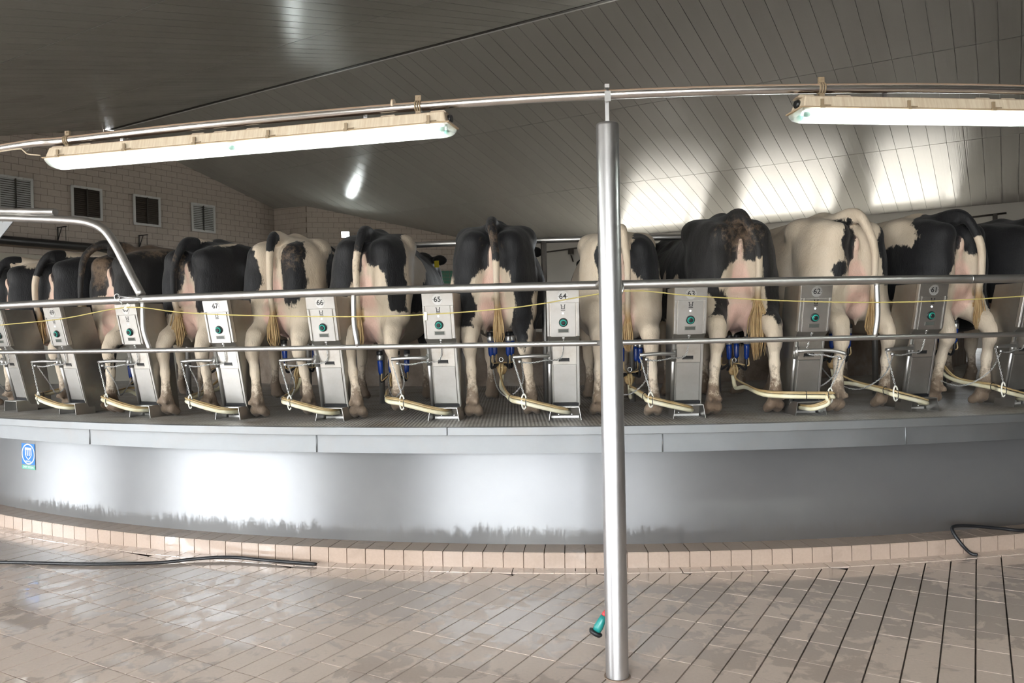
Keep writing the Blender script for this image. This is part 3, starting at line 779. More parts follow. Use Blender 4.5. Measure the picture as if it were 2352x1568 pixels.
# spring clip, chain and tag at the joint of the rail
cl_ = empty('rail_clip', W(-19.9, R_RAIL + .035, 2.03)); tag(cl_, 'spring clip with short chain hooked on the top rail beside bent tube', 'clip')
under(MB().tube([W(-20.25, R_RAIL + .033, 2.05), W(-19.9, R_RAIL + .036, 2.04), W(-19.2, R_RAIL + .034, 2.022)], .007, 8).build('pin', 'chain_steel'), cl_)
ring_ = [W(-20.3 + .12 * math.cos(t), R_RAIL + .035, 2.045 + .022 * math.sin(t)) for t in [2 * math.pi * j / 14 for j in range(14)]]
under(MB().tube(ring_, .0035, 6, closed=True).build('eye_ring', 'chain_steel'), cl_)
under(chain_mesh(MB(), [W(-20.2, R_RAIL + .04, 2.03), W(-20.0, R_RAIL + .045, 1.985)]).build('chain', 'chain_steel'), cl_)
under(MB().box(W(-19.78, R_RAIL + .05, 1.965), (.03, .006, .055), (.8, .2, -.5), (.2, -1, 0), (.55, .1, .8)).build('snap_hook', 'white_plastic', bevel=.002), cl_)

# yellow cord with its two insulators
cord = empty('yellow_cord', W(-10, 12.0, 1.9)); tag(cord, 'thin yellow cord sagging between clips along the rump rail', 'cord')
cp = [(-33, 1.80), (-26.99, 1.857), (-23.11, 1.891), (-19.78, 1.962), (-17.5, 1.913), (-14.92, 1.877), (-11.12, 1.849), (-8.47, 1.851), (-5.37, 1.889), (-2.19, 1.977), (.1, 1.933), (3.69, 1.884), (7.16, 1.871), (11.12, 1.899), (15, 1.95)]
under(MB().tube(spline([W(a, 12.0, z) for a, z in cp], 4), .0045, 6).build('line', 'yellow_cord'), cord)
under(MB().box(W(-8.5, 12.0, 1.84), (.022, .02, .06)).build('insulator', 'white_plastic', bevel=.004), cord)
under(MB().tube([W(-2.25, 12.0, 1.955), W(-2.19, 12.0, 1.99), W(-2.2, 11.98, 2.03)], .006, 8).build('hook_ring', 'chain_steel'), cord)

# ================================================================ POST, OVERHEAD PIPE, LAMPS
PX, PY = .491, 3.94
post = empty('steel_post', (PX, PY, 0)); tag(post, 'thick round brushed steel post standing on the tiled floor', 'post')
pb = MB().lathe((0, 0, -.01), (0, 0, 1), [(0, .0565), (.012, .0565), (2.735, .0565), (2.745, .0545), (2.75, .05)], 40).build('shaft', 'post_steel', post)
MB().lathe((0, 0, .0), (0, 0, 1), [(0, .066), (.004, .066)], 32).build('floor_collar', 'kerb_grout', post)
MB().box((0, 0, 2.81), (.020, .008, .13)).build('hanger_strip', 'chain_steel', post, .001)
cb_ = MB().tube([Vector((.028 * math.cos(t) * 0 + .0, .031 * math.cos(t), 2.88 + .031 * math.sin(t))) for t in [2 * math.pi * j / 16 for j in range(16)]], .007, 6, closed=True)
cb_.box((0, 0, 2.922), (.022, .03, .018)); cb_.cyl((0, -.02, 2.922), (0, .02, 2.922), .006, 8); cb_.box((0, -.034, 2.865), (.03, .006, .05))
cb_.build('clamp', 'chain_steel', post)

R_PIPE = 13.30
PIPE = [(-30, 13.14), (-18.8, 13.15), (-16.5, 13.15), (-12.3, 13.19), (-7.2, 13.26), (-3.03, 13.315), (1.4, 13.33), (6, 13.31), (14, 13.28), (22, 13.25)]
def pipeR(a): return float(np.interp(a, [x for x, _ in PIPE], [r for _, r in PIPE]))
opipe = empty('overhead_pipe', W(-3, R_PIPE, 2.88)); tag(opipe, 'long curved dust covered steel pipe hung overhead carrying the lamps', 'pipe')
under(MB().tube(spline([W(a, R, 2.88) for a, R in PIPE], 10), .0235, 16).build('pipe', 'dusty_pipe'), opipe)
def clamp_at(a, parent, z=2.88):
    R = pipeR(a); c = W(a, R, z); t = (W(a + .1, R, z) - W(a - .1, R, z)).normalized(); b = Vector((0, 0, 1)).cross(t)
    mb = MB()
    for e in (-.012, 0, .012):
        mb.tube([c + t * e + (b * math.cos(q) + Vector((0, 0, 1)) * math.sin(q)) * .026 for q in [2 * math.pi * j / 14 for j in range(14)]], .0045, 6, closed=True)
    mb.box(c + Vector((0, 0, .04)), (.03, .012, .03), t, b); mb.cyl(c + Vector((0, 0, .045)) - b * .014, c + Vector((0, 0, .045)) + b * .014, .006, 8)
    mb.box(c - Vector((0, 0, .036)), (.026, .02, .026), t, b)
    under(mb.build('pipe_clamp', 'lamp_clip'), parent)
for a in (-16.55, -7.15, 1.45, 9.5): clamp_at(a, opipe)
under(MB().tube([W(-7.75, pipeR(-7.75), 2.90), W(-7.7, pipeR(-7.7), 2.90)], .027, 12).build('old_clip', 'lamp_housing'), opipe)
# cable to the left lamp, tied on
cab = empty('lamp_cable', W(-19, 13.17, 2.85)); tag(cab, 'pale flex tied under the overhead pipe feeding the left lamp', 'cable')
under(MB().tube(spline([W(-24, 13.18, 2.85), W(-20.5, 13.19, 2.846), W(-19.3, 13.2, 2.842), W(-18.0, 13.19, 2.852), W(-17.75, 13.2, 2.835), W(-17.6, 13.2, 2.812), W(-17.25, 13.19, 2.80)], 5), .004, 6).build('flex', 'lamp_housing'), cab)
for a in (-19.3, -17.95):
    c = W(a, pipeR(a), 2.876); t = (W(a + .1, 13.15, 0) - W(a - .1, 13.15, 0)).normalized(); b = Vector((0, 0, 1)).cross(t)
    under(MB().tube([c + (b * math.cos(q) + Vector((0, 0, 1)) * math.sin(q)) * .029 for q in [2 * math.pi * j / 14 for j in range(14)]], .0025, 5, closed=True).build('cable_tie', 'white_plastic'), cab)

def lamp(a0, a1, label, plug):
    A = W(a0, pipeR(a0) - .0, 2.79); B = W(a1, pipeR(a1), 2.79)
    L = (B - A).length; X = (B - A).normalized(); Y = Vector((0, 0, 1)).cross(X)
    root = empty('strip_lamp', (A + B) / 2, math.atan2(X.y, X.x)); tag(root, label, 'lamp', 'strip lamps on the overhead pipe')
    h = L / 2
    def trap(w0, w1, z0, z1, l0, l1, sm=0):
        return MB().hexa([(-l0, -w0, z0), (l0, -w0, z0), (l0, w0, z0), (-l0, w0, z0), (-l1, -w1, z1), (l1, -w1, z1), (l1, w1, z1), (-l1, w1, z1)])
    trap(.074, .058, -.012, .044, h - .02, h - .035).build('housing', 'lamp_housing', root, .006)
    trap(.082, .080, -.020, -.012, h, h).build('rim', 'lamp_rim', root, .003)
    # curved clear lens
    mb = MB(); n = 12; prof = [(.074 * math.cos(math.pi * i / n), -.02 - .052 * math.sin(math.pi * i / n) ** .7) for i in range(n + 1)]
    xs = [(-h + .012, .55), (-h + .022, .85), (-h + .05, 1), (h - .05, 1), (h - .022, .85), (h - .012, .55)]
    vs = [(x, y, -.02 + (z + .02) * s) for x, s in xs for y, z in prof]; k = n + 1
    mb.add(vs, [(i * k + j, i * k + j + 1, (i + 1) * k + j + 1, (i + 1) * k + j) for i in range(len(xs) - 1) for j in range(n)], True)
    mb.add([v for v in vs[:k]], [tuple(range(k))]); mb.add([v for v in vs[-k:]], [tuple(range(k))])
    mb.build('lens', 'lens', root)
    MB().box((0, 0, -.0225), (L - .07, .12, .003)).build('reflector', 'sticker_white', root)
    for sy in (-.034, .034):
        for x0, x1 in ((-h + .06, -.03), (.03, h - .06)):
            MB().cyl((x0, sy, -.042), (x1, sy, -.042), .013, 12).build('tube', 'tube_light', root)
            for e in (x0 - .006, x1 + .006): MB().cyl((e - .012, sy, -.042), (e + .012, sy, -.042), .0135, 10).build('tube_cap', 'teal_plastic', root)
    for i in range(6):
        x = -h + .11 + i * (L - .22) / 5
        for sy in (-1, 1):
            c = MB(); c.box((x, sy * .078, .002), (.016, .006, .04)); c.box((x + .018, sy * .080, -.008), (.05, .004, .005)); c.box((x, sy * .082, -.016), (.02, .012, .016))
            c.build('clip', 'lamp_clip', root)
    for x in (-h + .06, -h + .25, -.24, -.1, .1, h - .35, h - .08):
        trap(.03, .022, .042, .058, .05, .035).build('boss', 'lamp_housing', root).location.x = x
    MB().lathe((plug * (h - .03), 0, .015), (plug, 0, 0), [(0, .022), (.012, .022), (.02, .018)], 14).build('end_plug', 'black_plastic', root)
    for x in (-.75, .75):
        MB().box((x, 0, .07), (.02, .012, .05)).build('hanger', 'chain_steel', root)
    return root
lamp(-17.05, -6.35, 'dusty cream strip lamp with two lit tubes at the left', 1)
lamp(.85, 11.45, 'dusty cream strip lamp with lit tubes cut by the right edge', -1)

# ================================================================ SMALL THINGS ROUND THE PIT
# spray gun hanging behind the post
gun = empty('spray_gun', (.40, 4.02, .2)); tag(gun, 'teal spray gun with red collar hanging behind the steel post', 'spray gun')
ax = Vector((.55, .05, 1)).normalized()
MB().lathe((0, 0, 0), ax, [(-.022, .030), (-.012, .036), (-.004, .036), (.0, .02)], 16).build('rubber_rim', 'black_rubber', gun)
MB().lathe((0, 0, 0), ax, [(0, .021), (.02, .024), (.06, .020), (.085, .017)], 16).build('barrel', 'teal_hose_gun', gun)
MB().lathe((0, 0, 0), ax, [(.085, .016), (.10, .016), (.103, .013), (.12, .013), (.125, .010)], 14).build('collar', 'red_plastic', gun)
MB().tube(spline([ax * .12, ax * .2, Vector((.12, -.01, .3)), Vector((.13, -.04, .42))], 5), .008, 8).build('lead', 'black_rubber', gun)

def floor_hose(pts, label, r=.0125):
    o = MB().tube(spline(pts, 8), r, 10).build('water_hose', 'black_rubber'); return tag(o, label, 'hose', 'black hoses at the pit edge')
floor_hose([(-5.2, 6.25, .013), (-4.04, 6.17, .013), (-3.28, 6.07, .013), (-2.75, 6.07, .013), (-2.47, 6.13, .02), (-2.21, 6.14, .025), (-1.88, 6.05, .018), (-1.5, 5.95, .013)], 'black hose lying across the floor in front of the left kerb')
floor_hose([(3.40, 5.85, .013), (3.364, 5.88, .02), (3.31, 5.895, .08), (3.273, 5.93, .15), (3.287, 5.98, .183), (3.352, 6.02, .188), (3.52, 6.08, .167), (3.72, 6.08, .145), (3.9, 6.07, .133), (4.4, 6.26, .128), (5.2, 6.65, .128)], 'black hose looped over the kerb at the right edge')

# sticker on the skirt
st = empty('maker_sticker', W(-31.08, R_SKIRT + .002, .63)); tag(st, 'blue sticker with white ring and shield emblem on the steel skirt', 'sticker')
a_ = math.radians(-31.08); SX = Vector((math.cos(a_), math.sin(a_), 0)); SZ = Vector((math.sin(a_), -math.cos(a_), 0)); SY = Vector((0, 0, 1))
O = W(-31.08, R_SKIRT + .0035, .63)
def flat(poly, dz, mat, name, th=.0005):
    me = MB().prism([O + SX * x + SY * y + SZ * dz for x, y in poly], SZ * th).mesh(name); return under(link(name, me, mat), st)
def rect(x0, y0, x1, y1): return [(x0, y0), (x1, y0), (x1, y1), (x0, y1)]
flat(rect(-.115, -.078, .115, .122), 0, 'sticker_blue', 'blue_field')
flat(rect(-.115, -.122, .115, -.086), 0, 'sticker_green', 'green_strip')
ringm = MB(); nseg = 48
vs = [O + SX * (rx * math.cos(t)) + SY * (.022 + ry * math.sin(t)) + SZ * .001 for rx, ry in ((.112, .099), (.099, .087)) for t in [2 * math.pi * j / nseg for j in range(nseg)]]
ringm.add(vs, [(j, (j + 1) % nseg, nseg + (j + 1) % nseg, nseg + j) for j in range(nseg)]); under(ringm.build('white_ring', 'sticker_white'), st)
shield = empty('shield_emblem'); 
for i in range(4):
    x = -.057 + i * .033; b = (.010, .004, .004, .010)[i]
    flat(rect(x, b, x + .017, .082), .001, 'sticker_white', 'shield_bar')
flat(rect(-.057, .062, .059, .084), .001, 'sticker_white', 'shield_head')
flat([(-.057, .012), (-.052, .012), (.0, -.026), (.0, -.034), (-.03, -.018)], .001, 'sticker_white', 'shield_edge'); flat([(.059, .012), (.054, .012), (.0, -.026), (.0, -.034), (.032, -.018)], .001, 'sticker_white', 'shield_edge')
bpy.data.objects.remove(shield)
for body, size, y, mt_ in (('MADERO', .023, -.048, 'sticker_white'), ('DAIRY SYSTEMS', .027, -.104, 'sticker_white')):
    me = text_mesh(body, size, .0003, True); place_mesh(me, O + SY * y + SZ * .0015, SX, SY, SZ); under(link('lettering', me, mt_), st)

# wall vents, brackets, rolled tarpaulin, flood light
def vent(q, dark, label):
    root = empty('wall_vent', hall(P_LEFT + .02, q, 6.32)); tag(root, label, 'vent', 'louvred vents in the block wall')
    def bx(dq, dz, sq, sz, dp, sp, name, mat): return under(MB().box(hall(P_LEFT + .02 + dp, q + dq, 6.32 + dz), (sq, sp, sz), N2, P2).build(name, mat), root)
    bx(0, 0, .96, .98, .012, .01, 'backing', 'vent_dark')
    for dq, dz, sq, sz in ((-.49, 0, .075, 1.06), (.49, 0, .075, 1.06), (0, .5, 1.05, .075), (0, -.5, 1.05, .075)): bx(dq, dz, sq, sz, .04, .05, 'frame', 'vent_frame')
    for i in range(14):
        z = -.44 + i * .068
        for dq in (-.232, .232):
            c = hall(P_LEFT + .045, q + dq, 6.32 + z); Y = (P2 + Vector((0, 0, -.8))).normalized()
            mb = MB().box(c, (.435, .006, .066), N2, P2 * .8 + Vector((0, 0, .6)), Vector((0, 0, .85)) - P2 * .5); under(mb.build('slat', 'vent_dark' if dark else 'vent_white'), root)
    bx(0, 0, .035, .95, .06, .03, 'centre_bar', 'dark_frame')
    for dq in (-.23, .23):
        for dz in (-.5, .5): bx(dq, dz, .03, .03, .07, .02, 'latch', 'chain_steel')
vent(12.92, False, 'white louvred vent in the block wall at the left edge')
vent(15.18, True, 'dark louvred vent left of the other dark vent')
vent(17.37, True, 'dark louvred vent next to the white vent on its right')
vent(19.72, False, 'white louvred vent nearest the wall corner')
for i, q in enumerate((14.2, 17.05, 19.95)):
    root = empty('wall_bracket', hall(P_LEFT + .02, q, 5.2)); tag(root, ('dark iron bracket on the block wall nearest the left edge', 'dark iron bracket on the block wall below the two dark vents', 'dark iron bracket on the block wall below the right white vent')[i], 'bracket', 'iron brackets on the block wall')
    under(MB().box(hall(P_LEFT + .04, q, 5.15), (.03, .03, .55), N2, P2).build('wall_strip', 'dark_frame'), root)
    under(MB().box(hall(P_LEFT + .28, q, 5.40), (.52, .03, .03), P2, N2).build('arm', 'dark_frame'), root)
    under(MB().tube([hall(P_LEFT + .05, q, 5.02), hall(P_LEFT + .27, q, 5.39)], .016, 6).build('brace', 'dark_frame'), root)
    under(MB().tube([hall(P_LEFT + .5, q, 5.40), hall(P_LEFT + .5, q, 4.95)], .008, 6).build('hanger', 'dark_frame'), root)
tr_ = empty('rolled_tarpaulin', hall(P_LEFT + .3, 12, 4.9)); tag(tr_, 'long rolled black tarpaulin hung along the block wall on the left', 'tarpaulin')
under(MB().tube([hall(P_LEFT + .36, 3, 4.86), hall(P_LEFT + .36, 18.6, 4.80)], .13, 14).build('roll', 'tarp'), tr_)
under(MB().box(hall(P_LEFT + .22, 10.8, 4.70), (15.4, .05, .10), N2, P2).build('hem', 'tarp_brown'), tr_)
structure('trim_5', MB().box(hall(P_LEFT + .02, 9.2, 2.23), (18.4, .05, 4.46), N2, P2), 'screed')
fl = empty('flood_light', hall(-23.35, 24.5, 5.86) + Vector((.3, -.3, 0))); tag(fl, 'small blazing flood light on the far block wall', 'flood light')
Dw = (hall(-18.7, 29.5, 0) - hall(-24.4, 23.4, 0)).normalized(); Nw = Vector((Dw.y, -Dw.x, 0))
c0 = hall(-23.35, 24.5, 5.86) + Nw * .45
fdir = (Vector((-1, 2, 1.5)) - c0).normalized(); fx_ = Vector((0, 0, 1)).cross(fdir).normalized(); fz_ = fdir.cross(fx_)
under(MB().box(c0, (.34, .10, .26), fx_, fdir, fz_).build('body', 'dark_frame', bevel=.01), fl)
under(MB().box(c0 + fdir * .055, (.30, .01, .22), fx_, fdir, fz_).build('lamp_glass', 'flood_light'), fl)
under(MB().tube([c0 - fdir * .03, c0 - Vector((0, 0, .22)), hall(-23.35, 24.5, 5.55) + Nw * .08], .018, 8).build('arm', 'dark_frame'), fl)
# window opener arms high on the far wall
for p, nm in ((-.35, 'dark window opener arm on the far wall at the right'), (-15.3, 'dark window opener arm on the far wall beyond the middle cows')):
    o = empty('window_opener', hall(p, Q_FAR - .1, 5.0)); tag(o, nm, 'window opener', 'window opener arms')
    under(MB().tube([hall(p - 1.1, Q_FAR - .35, 5.05), hall(p + .35, Q_FAR - .35, 5.12)], .03, 8).build('shaft', 'dark_frame'), o)
    under(MB().tube([hall(p, Q_FAR - .02, 4.6), hall(p, Q_FAR - .35, 5.08)], .025, 8).build('strut', 'dark_frame'), o)
    under(MB().box(hall(p + .05, Q_FAR - .3, 5.0), (.12, .3, .25), P2, N2).build('gear_case', 'dark_frame', bevel=.01), o)
# ================================================================ STALL CONTROL UNITS
T_ = Vector((0, -.224, .9746)); NF = Vector((0, -.9746, -.224)); XF = Vector((1, 0, 0))
def F(x, h, n=0.): return Vector((x, .11, .10)) + T_ * h + NF * n
def fbox(x0, x1, h0, h1, n0, n1): return MB().hexa([F(x0, h0, n0), F(x1, h0, n0), F(x1, h1, n0), F(x0, h1, n0), F(x0, h0, n1), F(x1, h0, n1), F(x1, h1, n1), F(x0, h1, n1)])
def stall_parts(mirror):
    """(name, mesh, material, bevel, sub-part of) for one unit"""
    out = []
    def put(name, mb, mat, bevel=0, sub=None):
        me = mb.mesh(name) if isinstance(mb, MB) else mb
        me.materials.append(MAT[mat]); out.append((name, me, bevel, sub))
    top = F(0, .893)
    prof = [(.11, .10), (top.y, top.z), (top.y + .26, .97), (.27, .62), (.335, .015), (.15, .015)]
    put('column', MB().prism([(-.112, y, z) for y, z in prof], (.224, 0, 0)), 'bail_side', .004)
    for x in (-.116, .112): put('side_panel', MB().prism([(x, y, z) for y, z in [(.112, .105), (top.y + .004, .968), (top.y + .10, .968), (.20, .105)]], (.004, 0, 0)), 'bail_side')
    # control box
    put('control_box', fbox(-.119, .119, .545, .893, 0, .034), 'bail_steel', .004)
    put('box_chin', MB().hexa([F(-.112, .50, 0), F(.112, .50, 0), F(.119, .545, .034), F(-.119, .545, .034), F(-.112, .50, -.02), F(.112, .50, -.02), F(.119, .545, 0), F(-.119, .545, 0)]), 'bail_side')
    put('header_plate', fbox(-.119, .119, .80, .893, .034, .040), 'panel_steel', .002)
    put('front_panel', fbox(-.092, .092, .545, .80, .034, .042), 'panel_steel', .002)
    for x in (-.110, .110): put('box_rail', fbox(x - .009, x + .009, .55, .80, .034, .043), 'panel_steel', .003)
    put('number_badge', MB().lathe(F(0, .848, .040), NF, [(0, .040), (.0015, .040)], 28), 'badge_grey')
    em = MB()
    for x0, x1, h0, h1 in ((-.014, -.009, .755, .785), (.009, .014, .755, .785), (-.014, .014, .755, .760), (-.016, .016, .744, .749), (-.006, .006, .768, .772), (-.018, -.009, .783, .788), (.009, .018, .783, .788)):
        em.hexa([F(x0, h0, .042), F(x1, h0, .042), F(x1, h1, .042), F(x0, h1, .042), F(x0, h0, .0428), F(x1, h0, .0428), F(x1, h1, .0428), F(x0, h1, .0428)])
    put('emblem', em, 'print_black', 0, 'front_panel')
    put('indicator_lamp', MB().lathe(F(-.002, .722, .042), NF, [(0, .0075), (.004, .0065), (.006, .003)], 12), 'lamp_white')
    put('push_button', MB().lathe(F(0, .655, .042), NF, [(0, .033), (.006, .033), (.008, .030)], 24), 'black_plastic')
    put('button_ring', MB().lathe(F(0, .655, .05), NF, [(0, .026), (.010, .025), (.012, .022)], 24), 'teal_plastic', 0, 'push_button')
    put('button_cap', MB().lathe(F(0, .655, .062), NF, [(0, .0165), (.004, .016), (.006, .012)], 20), 'black_plastic', 0, 'push_button')
    put('display_frame', fbox(-.042, .042, .577, .608, .042, .0445), 'bail_side', .001)
    put('display', fbox(-.036, .036, .581, .604, .0445, .0452), 'display', 0, 'display_frame')
    # lower front
    put('upper_plate', fbox(-.083, .092, .325, .50, 0, .006), 'bail_steel', .001)
    put('handle_slot', fbox(-.040, .040, .345, .374, .006, .0075), 'black_plastic')
    put('slot_lip', fbox(-.036, .036, .345, .352, .0075, .011), 'bail_side', 0, 'handle_slot')
    put('lower_panel', fbox(-.080, .090, .030, .320, 0, .009), 'panel_steel', .002)
    put('edge_strip', fbox(.097, .113, .0, .50, 0, .010), 'panel_steel', .002)
    put('rubber_strip', fbox(-.09, .105, .004, .026, 0, .012), 'black_rubber')
    put('side_tube', MB().tube([F(-.108, .0, .006), F(-.108, .50, .006)], .0145, 12), 'tube_steel')
    put('tube_collar', MB().tube([F(-.108, .335, .006), F(-.108, .42, .006)], .0195, 12), 'tube_steel')
    put('chain_eye', MB().lathe(F(.0, .535, .006), NF, [(0, .012), (.02, .012), (.024, .007)], 10), 'chain_steel')
    # foot: folded sheet
    ft = MB()
    for sx in (-1, 1):
        ft.hexa([(sx * .122, 0, 0), (sx * .122, .19, 0), (sx * .118, .19, 0), (sx * .118, 0, 0), (sx * .106, 0, .098), (sx * .106, .19, .098), (sx * .102, .19, .098), (sx * .102, 0, .098)])
    ft.box((0, .095, .098), (.212, .19, .005)); ft.box((0, .15, .05), (.21, .004, .095))
    put('foot', ft, 'panel_steel')
    for x in (-.05, .05): put('bolt', MB().lathe((x, .148, .03), (0, -1, 0), [(0, .007), (.006, .007), (.008, .004)], 8), 'chain_steel', 0, 'foot')
    # swing arm with chains and hose hook
    s = -1 if not mirror else 1
    base = F(-.108, .40, .03)
    if not mirror: ap = [base, base + Vector((-.03, -.03, .0)), (-.24, -.07, .485), (-.375, -.08, .478)]
    else: ap = [base, base + Vector((.03, -.02, .0)), (.06, -.05, .485), (.17, -.07, .475), (.235, -.085, .455)]
    pts = spline(ap, 5)
    put('swing_arm', MB().tube(pts, .0145, 10), 'tube_steel')
    put('arm_socket', MB().tube([base - Vector((0, 0, .04)), base + Vector((0, 0, .03))], .0165, 10), 'tube_steel', 0, 'swing_arm')
    end = Vector(pts[-1])
    put('end_knob', MB().lathe(end + Vector((.05 * -s, 0, -.02)), (0, 0, -1), [(0, .012), (.015, .015), (.022, .012)], 10), 'chain_steel', 0, 'swing_arm')
    hook = Vector((-.30, -.075, .20)) if not mirror else Vector((.115, -.07, .20))
    put('chain', chain_mesh(MB(), [end - Vector((0, 0, .01)), end.lerp(hook, .5) + Vector((0, 0, -.005)), hook]), 'chain_steel')
    mid = Vector((-.31 if not mirror else .19, -.07, .46))
    c2 = [mid + Vector((.0, .0, -.02)), Vector((mid.x * .75, -.06, .435)), Vector((mid.x * .45, -.04, .45)), F(-.02, .38, .02), F(0, .53, .02)]
    put('chain', chain_mesh(MB(), spline(c2, 4)), 'chain_steel')
    c3 = [mid + Vector((0, 0, -.02)), Vector((mid.x * 1.02, .04, .28)), Vector((mid.x - .12, .18, .17)), Vector((mid.x - .22, .34, .22)), Vector((mid.x - .27, .5, .36))]
    put('chain', chain_mesh(MB(), spline(c3, 5)), 'chain_steel')
    hk = [hook + Vector((.018 * math.cos(t), .0, -.05 + .055 * math.sin(t))) for t in [2 * math.pi * j / 16 for j in range(16)]]
    put('hose_hook', MB().tube(hk, .006, 8, closed=True), 'white_plastic')
    return out
KITS = {0: stall_parts(False), 1: stall_parts(True)}
def stall_unit(no):
    a = bail_angle(no)
    root = empty('stall_control_unit', W(a, 11.33, DECK), math.radians(a))
    NEXT = {61: 'between the last white cow and the right edge', 62: 'with its arm swung right towards the mostly white cow', 63: 'just right of the round post', 64: 'just left of the round post', 65: 'right of the cow lifting its hoof',
            66: 'right of the white rumped cow', 67: 'right of the cow with the striped rump', 68: 'behind the curved strut of the rail', 69: 'left of the mud caked cow'}
    if 61 <= no <= 69: lab = 'steel control unit numbered %d %s' % (no, NEXT[no])
    elif no == 70: lab = 'steel stall control unit cut off by the left edge of the photo'
    elif no == 59: lab = 'steel stall control unit added beyond the right edge to block light between cow legs'  # unseen unit, added to block window light on the deck
    else: lab = 'steel stall control unit cut off by the right edge of the photo'
    tag(root, lab, 'control unit', 'numbered stall control units round the deck')
    made = {}
    for name, me, bevel, sub in KITS[1 if no == 62 else 0]:
        o = link(name, me, None, made.get(sub, root), bevel); made.setdefault(name, o)
    me = text_mesh(str(no), .056, .0004, True); place_mesh(me, F(0, .848, .0422), XF, T_, NF)
    link('stall_number', me, 'print_black', made['number_badge'])
    for x in (-.032, .032): link('rivet', MB().lathe(F(x, .848, .0415), NF, [(0, .003), (.0015, .002)], 6).mesh('rivet'), 'print_black', made['number_badge'])
    return root
for no in range(59, 71): stall_unit(no)

# ================================================================ MILKING CLUSTERS
def cluster(no, ca, label, zt=.64, sx=0., zc=.36, xo=.40, Rc=11.1, hook_hi=.14, cups=4):
    """cluster under the cow standing at angle ca, hosed to stall unit no; zt = teat height, zc = claw height"""
    ba = bail_angle(no); R = Rc - xo
    c = Wd(ca, R, zc); rt_ = Vector((math.cos(math.radians(ca)), math.sin(math.radians(ca)), 0)); inn = Vector((-rt_.y, rt_.x, 0))
    c = c + rt_ * sx
    root = empty('milking_cluster', c, math.radians(ca)); tag(root, label, 'milking cluster', 'milking clusters hung under the cows')
    up = Vector((0, 0, 1))
    def lo(v): return v                                       # local == rotated frame
    MB().lathe((0, 0, -.055), (0, 0, 1), [(0, .016), (.01, .030), (.03, .040), (.050, .042), (.056, .046), (.062, .046), (.066, .040), (.085, .030), (.092, .016)], 18).build('claw', 'claw', root)
    for k, (x, y) in enumerate(((-.075, -.13), (.075, -.13), (-.075, .13), (.075, .13))[:cups]):
        t = Vector((x, y, zt - zc)); b = Vector((x * .95, y * .9, zt - zc - .20)); ax = (t - b).normalized()
        cup = MB().lathe(b, ax, [(0, .013), (.02, .020), (.10, .023), (.135, .021)], 14).build('teat_cup', 'blue_shell', root)
        MB().lathe(b + ax * .122, ax, [(0, .0240), (.002, .0262), (.042, .0262), (.044, .024)], 14).build('cup_band', 'cup_steel', cup)
        MB().lathe(b + ax * .163, ax, [(0, .024), (.012, .026), (.030, .026), (.036, .022)], 14).build('liner_mouth', 'black_rubber', cup)
        e = Vector((x * .38, y * .2, .02))
        MB().tube(spline([b + ax * .012, b - ax * .05, b.lerp(e, .6) + Vector((x * .35, y * .1, -.05)), e + Vector((x * .1, 0, .012)), e], 4), .0105, 8).build('liner_tube', 'black_rubber', root)
        e2 = Vector((x * .15, y * .1, .045))
        MB().tube(spline([b + Vector((.012, -.012, .01)), b + Vector((.012, -.014, -.05)), b.lerp(e2, .65) + Vector((x * .1 + .012, -.02, -.02)), e2], 4), .0055, 6).build('pulse_tube', 'pulse_hose', root)
    ring = [Vector((.016 * math.cos(t), -.03, .07 + .018 * math.sin(t))) for t in [2 * math.pi * j / 12 for j in range(12)]]
    MB().tube(ring, .0035, 6, closed=True).build('hanging_ring', 'chain_steel', root)
    # hoses, laid out in deck coordinates
    inv = root.matrix_basis.inverted()
    sgn = 1 if no == 62 else -1
    hk = 1.55 if no != 62 else -.55
    path = [Wd(ba + .15, 11.22, .055), Wd(ba + .05, 11.34, .062), Wd(ba - .45, 11.395, .085)]
    if no == 62: path = [Wd(ba - .2, 11.22, .05), Wd(ba + .0, 11.36, .05), Wd(ba + .45, 11.41, .09), Wd(ba + .42, 11.41, .14)]
    path += [Wd(ba - hk, 11.405, hook_hi), Wd(ba + (ca - ba) * .74, 11.25, hook_hi + .01), Wd(ca + .25, 10.92, .19)]
    end = c + Vector((0, 0, -.055))
    path += [end + Vector((0, 0, -.10)) - inn * .06, end + Vector((0, 0, -.02)), end]
    hp = spline(path, 7)
    MB().tube([inv @ p for p in hp], .0165, 12).build('milk_hose', 'milk_hose', root)
    for k, off in enumerate((.024, .034)):
        pp = []
        n = len(path)
        for i, q in enumerate(path):
            t = i / (n - 1); lift = .016 + .012 * math.sin(math.pi * min(1, t * 1.3)) + k * .004
            pp.append(q + Vector((0, 0, lift)) + inn * (.012 * (k * 2 - 1)))
        pp[-1] = c + Vector((0, 0, .03)) - inn * .04 + rt_ * (.012 * (2 * k - 1)); pp[-2] = pp[-1] + Vector((0, 0, -.05)) - inn * .03
        pp[-3] = pp[-3] + Vector((0, 0, .06))
        MB().tube([inv @ p for p in spline(pp, 7)], .0075, 8).build('pulse_hose', 'pulse_hose', root)
    for t in (.36, .5):
        i = int(t * (len(hp) - 1)); p = hp[i]; d = (hp[i + 1] - hp[i - 1]).normalized(); a = Vector((0, 0, 1)); b = d.cross(a).normalized()
        rg = [inv @ (p + Vector((0, 0, .010)) + (b * math.cos(q) * .022 + a * math.sin(q) * .032)) for q in [2 * math.pi * j / 12 for j in range(12)]]
        MB().tube(rg, .0028, 5, closed=True).build('hose_tie', 'black_rubber', root)
    return root
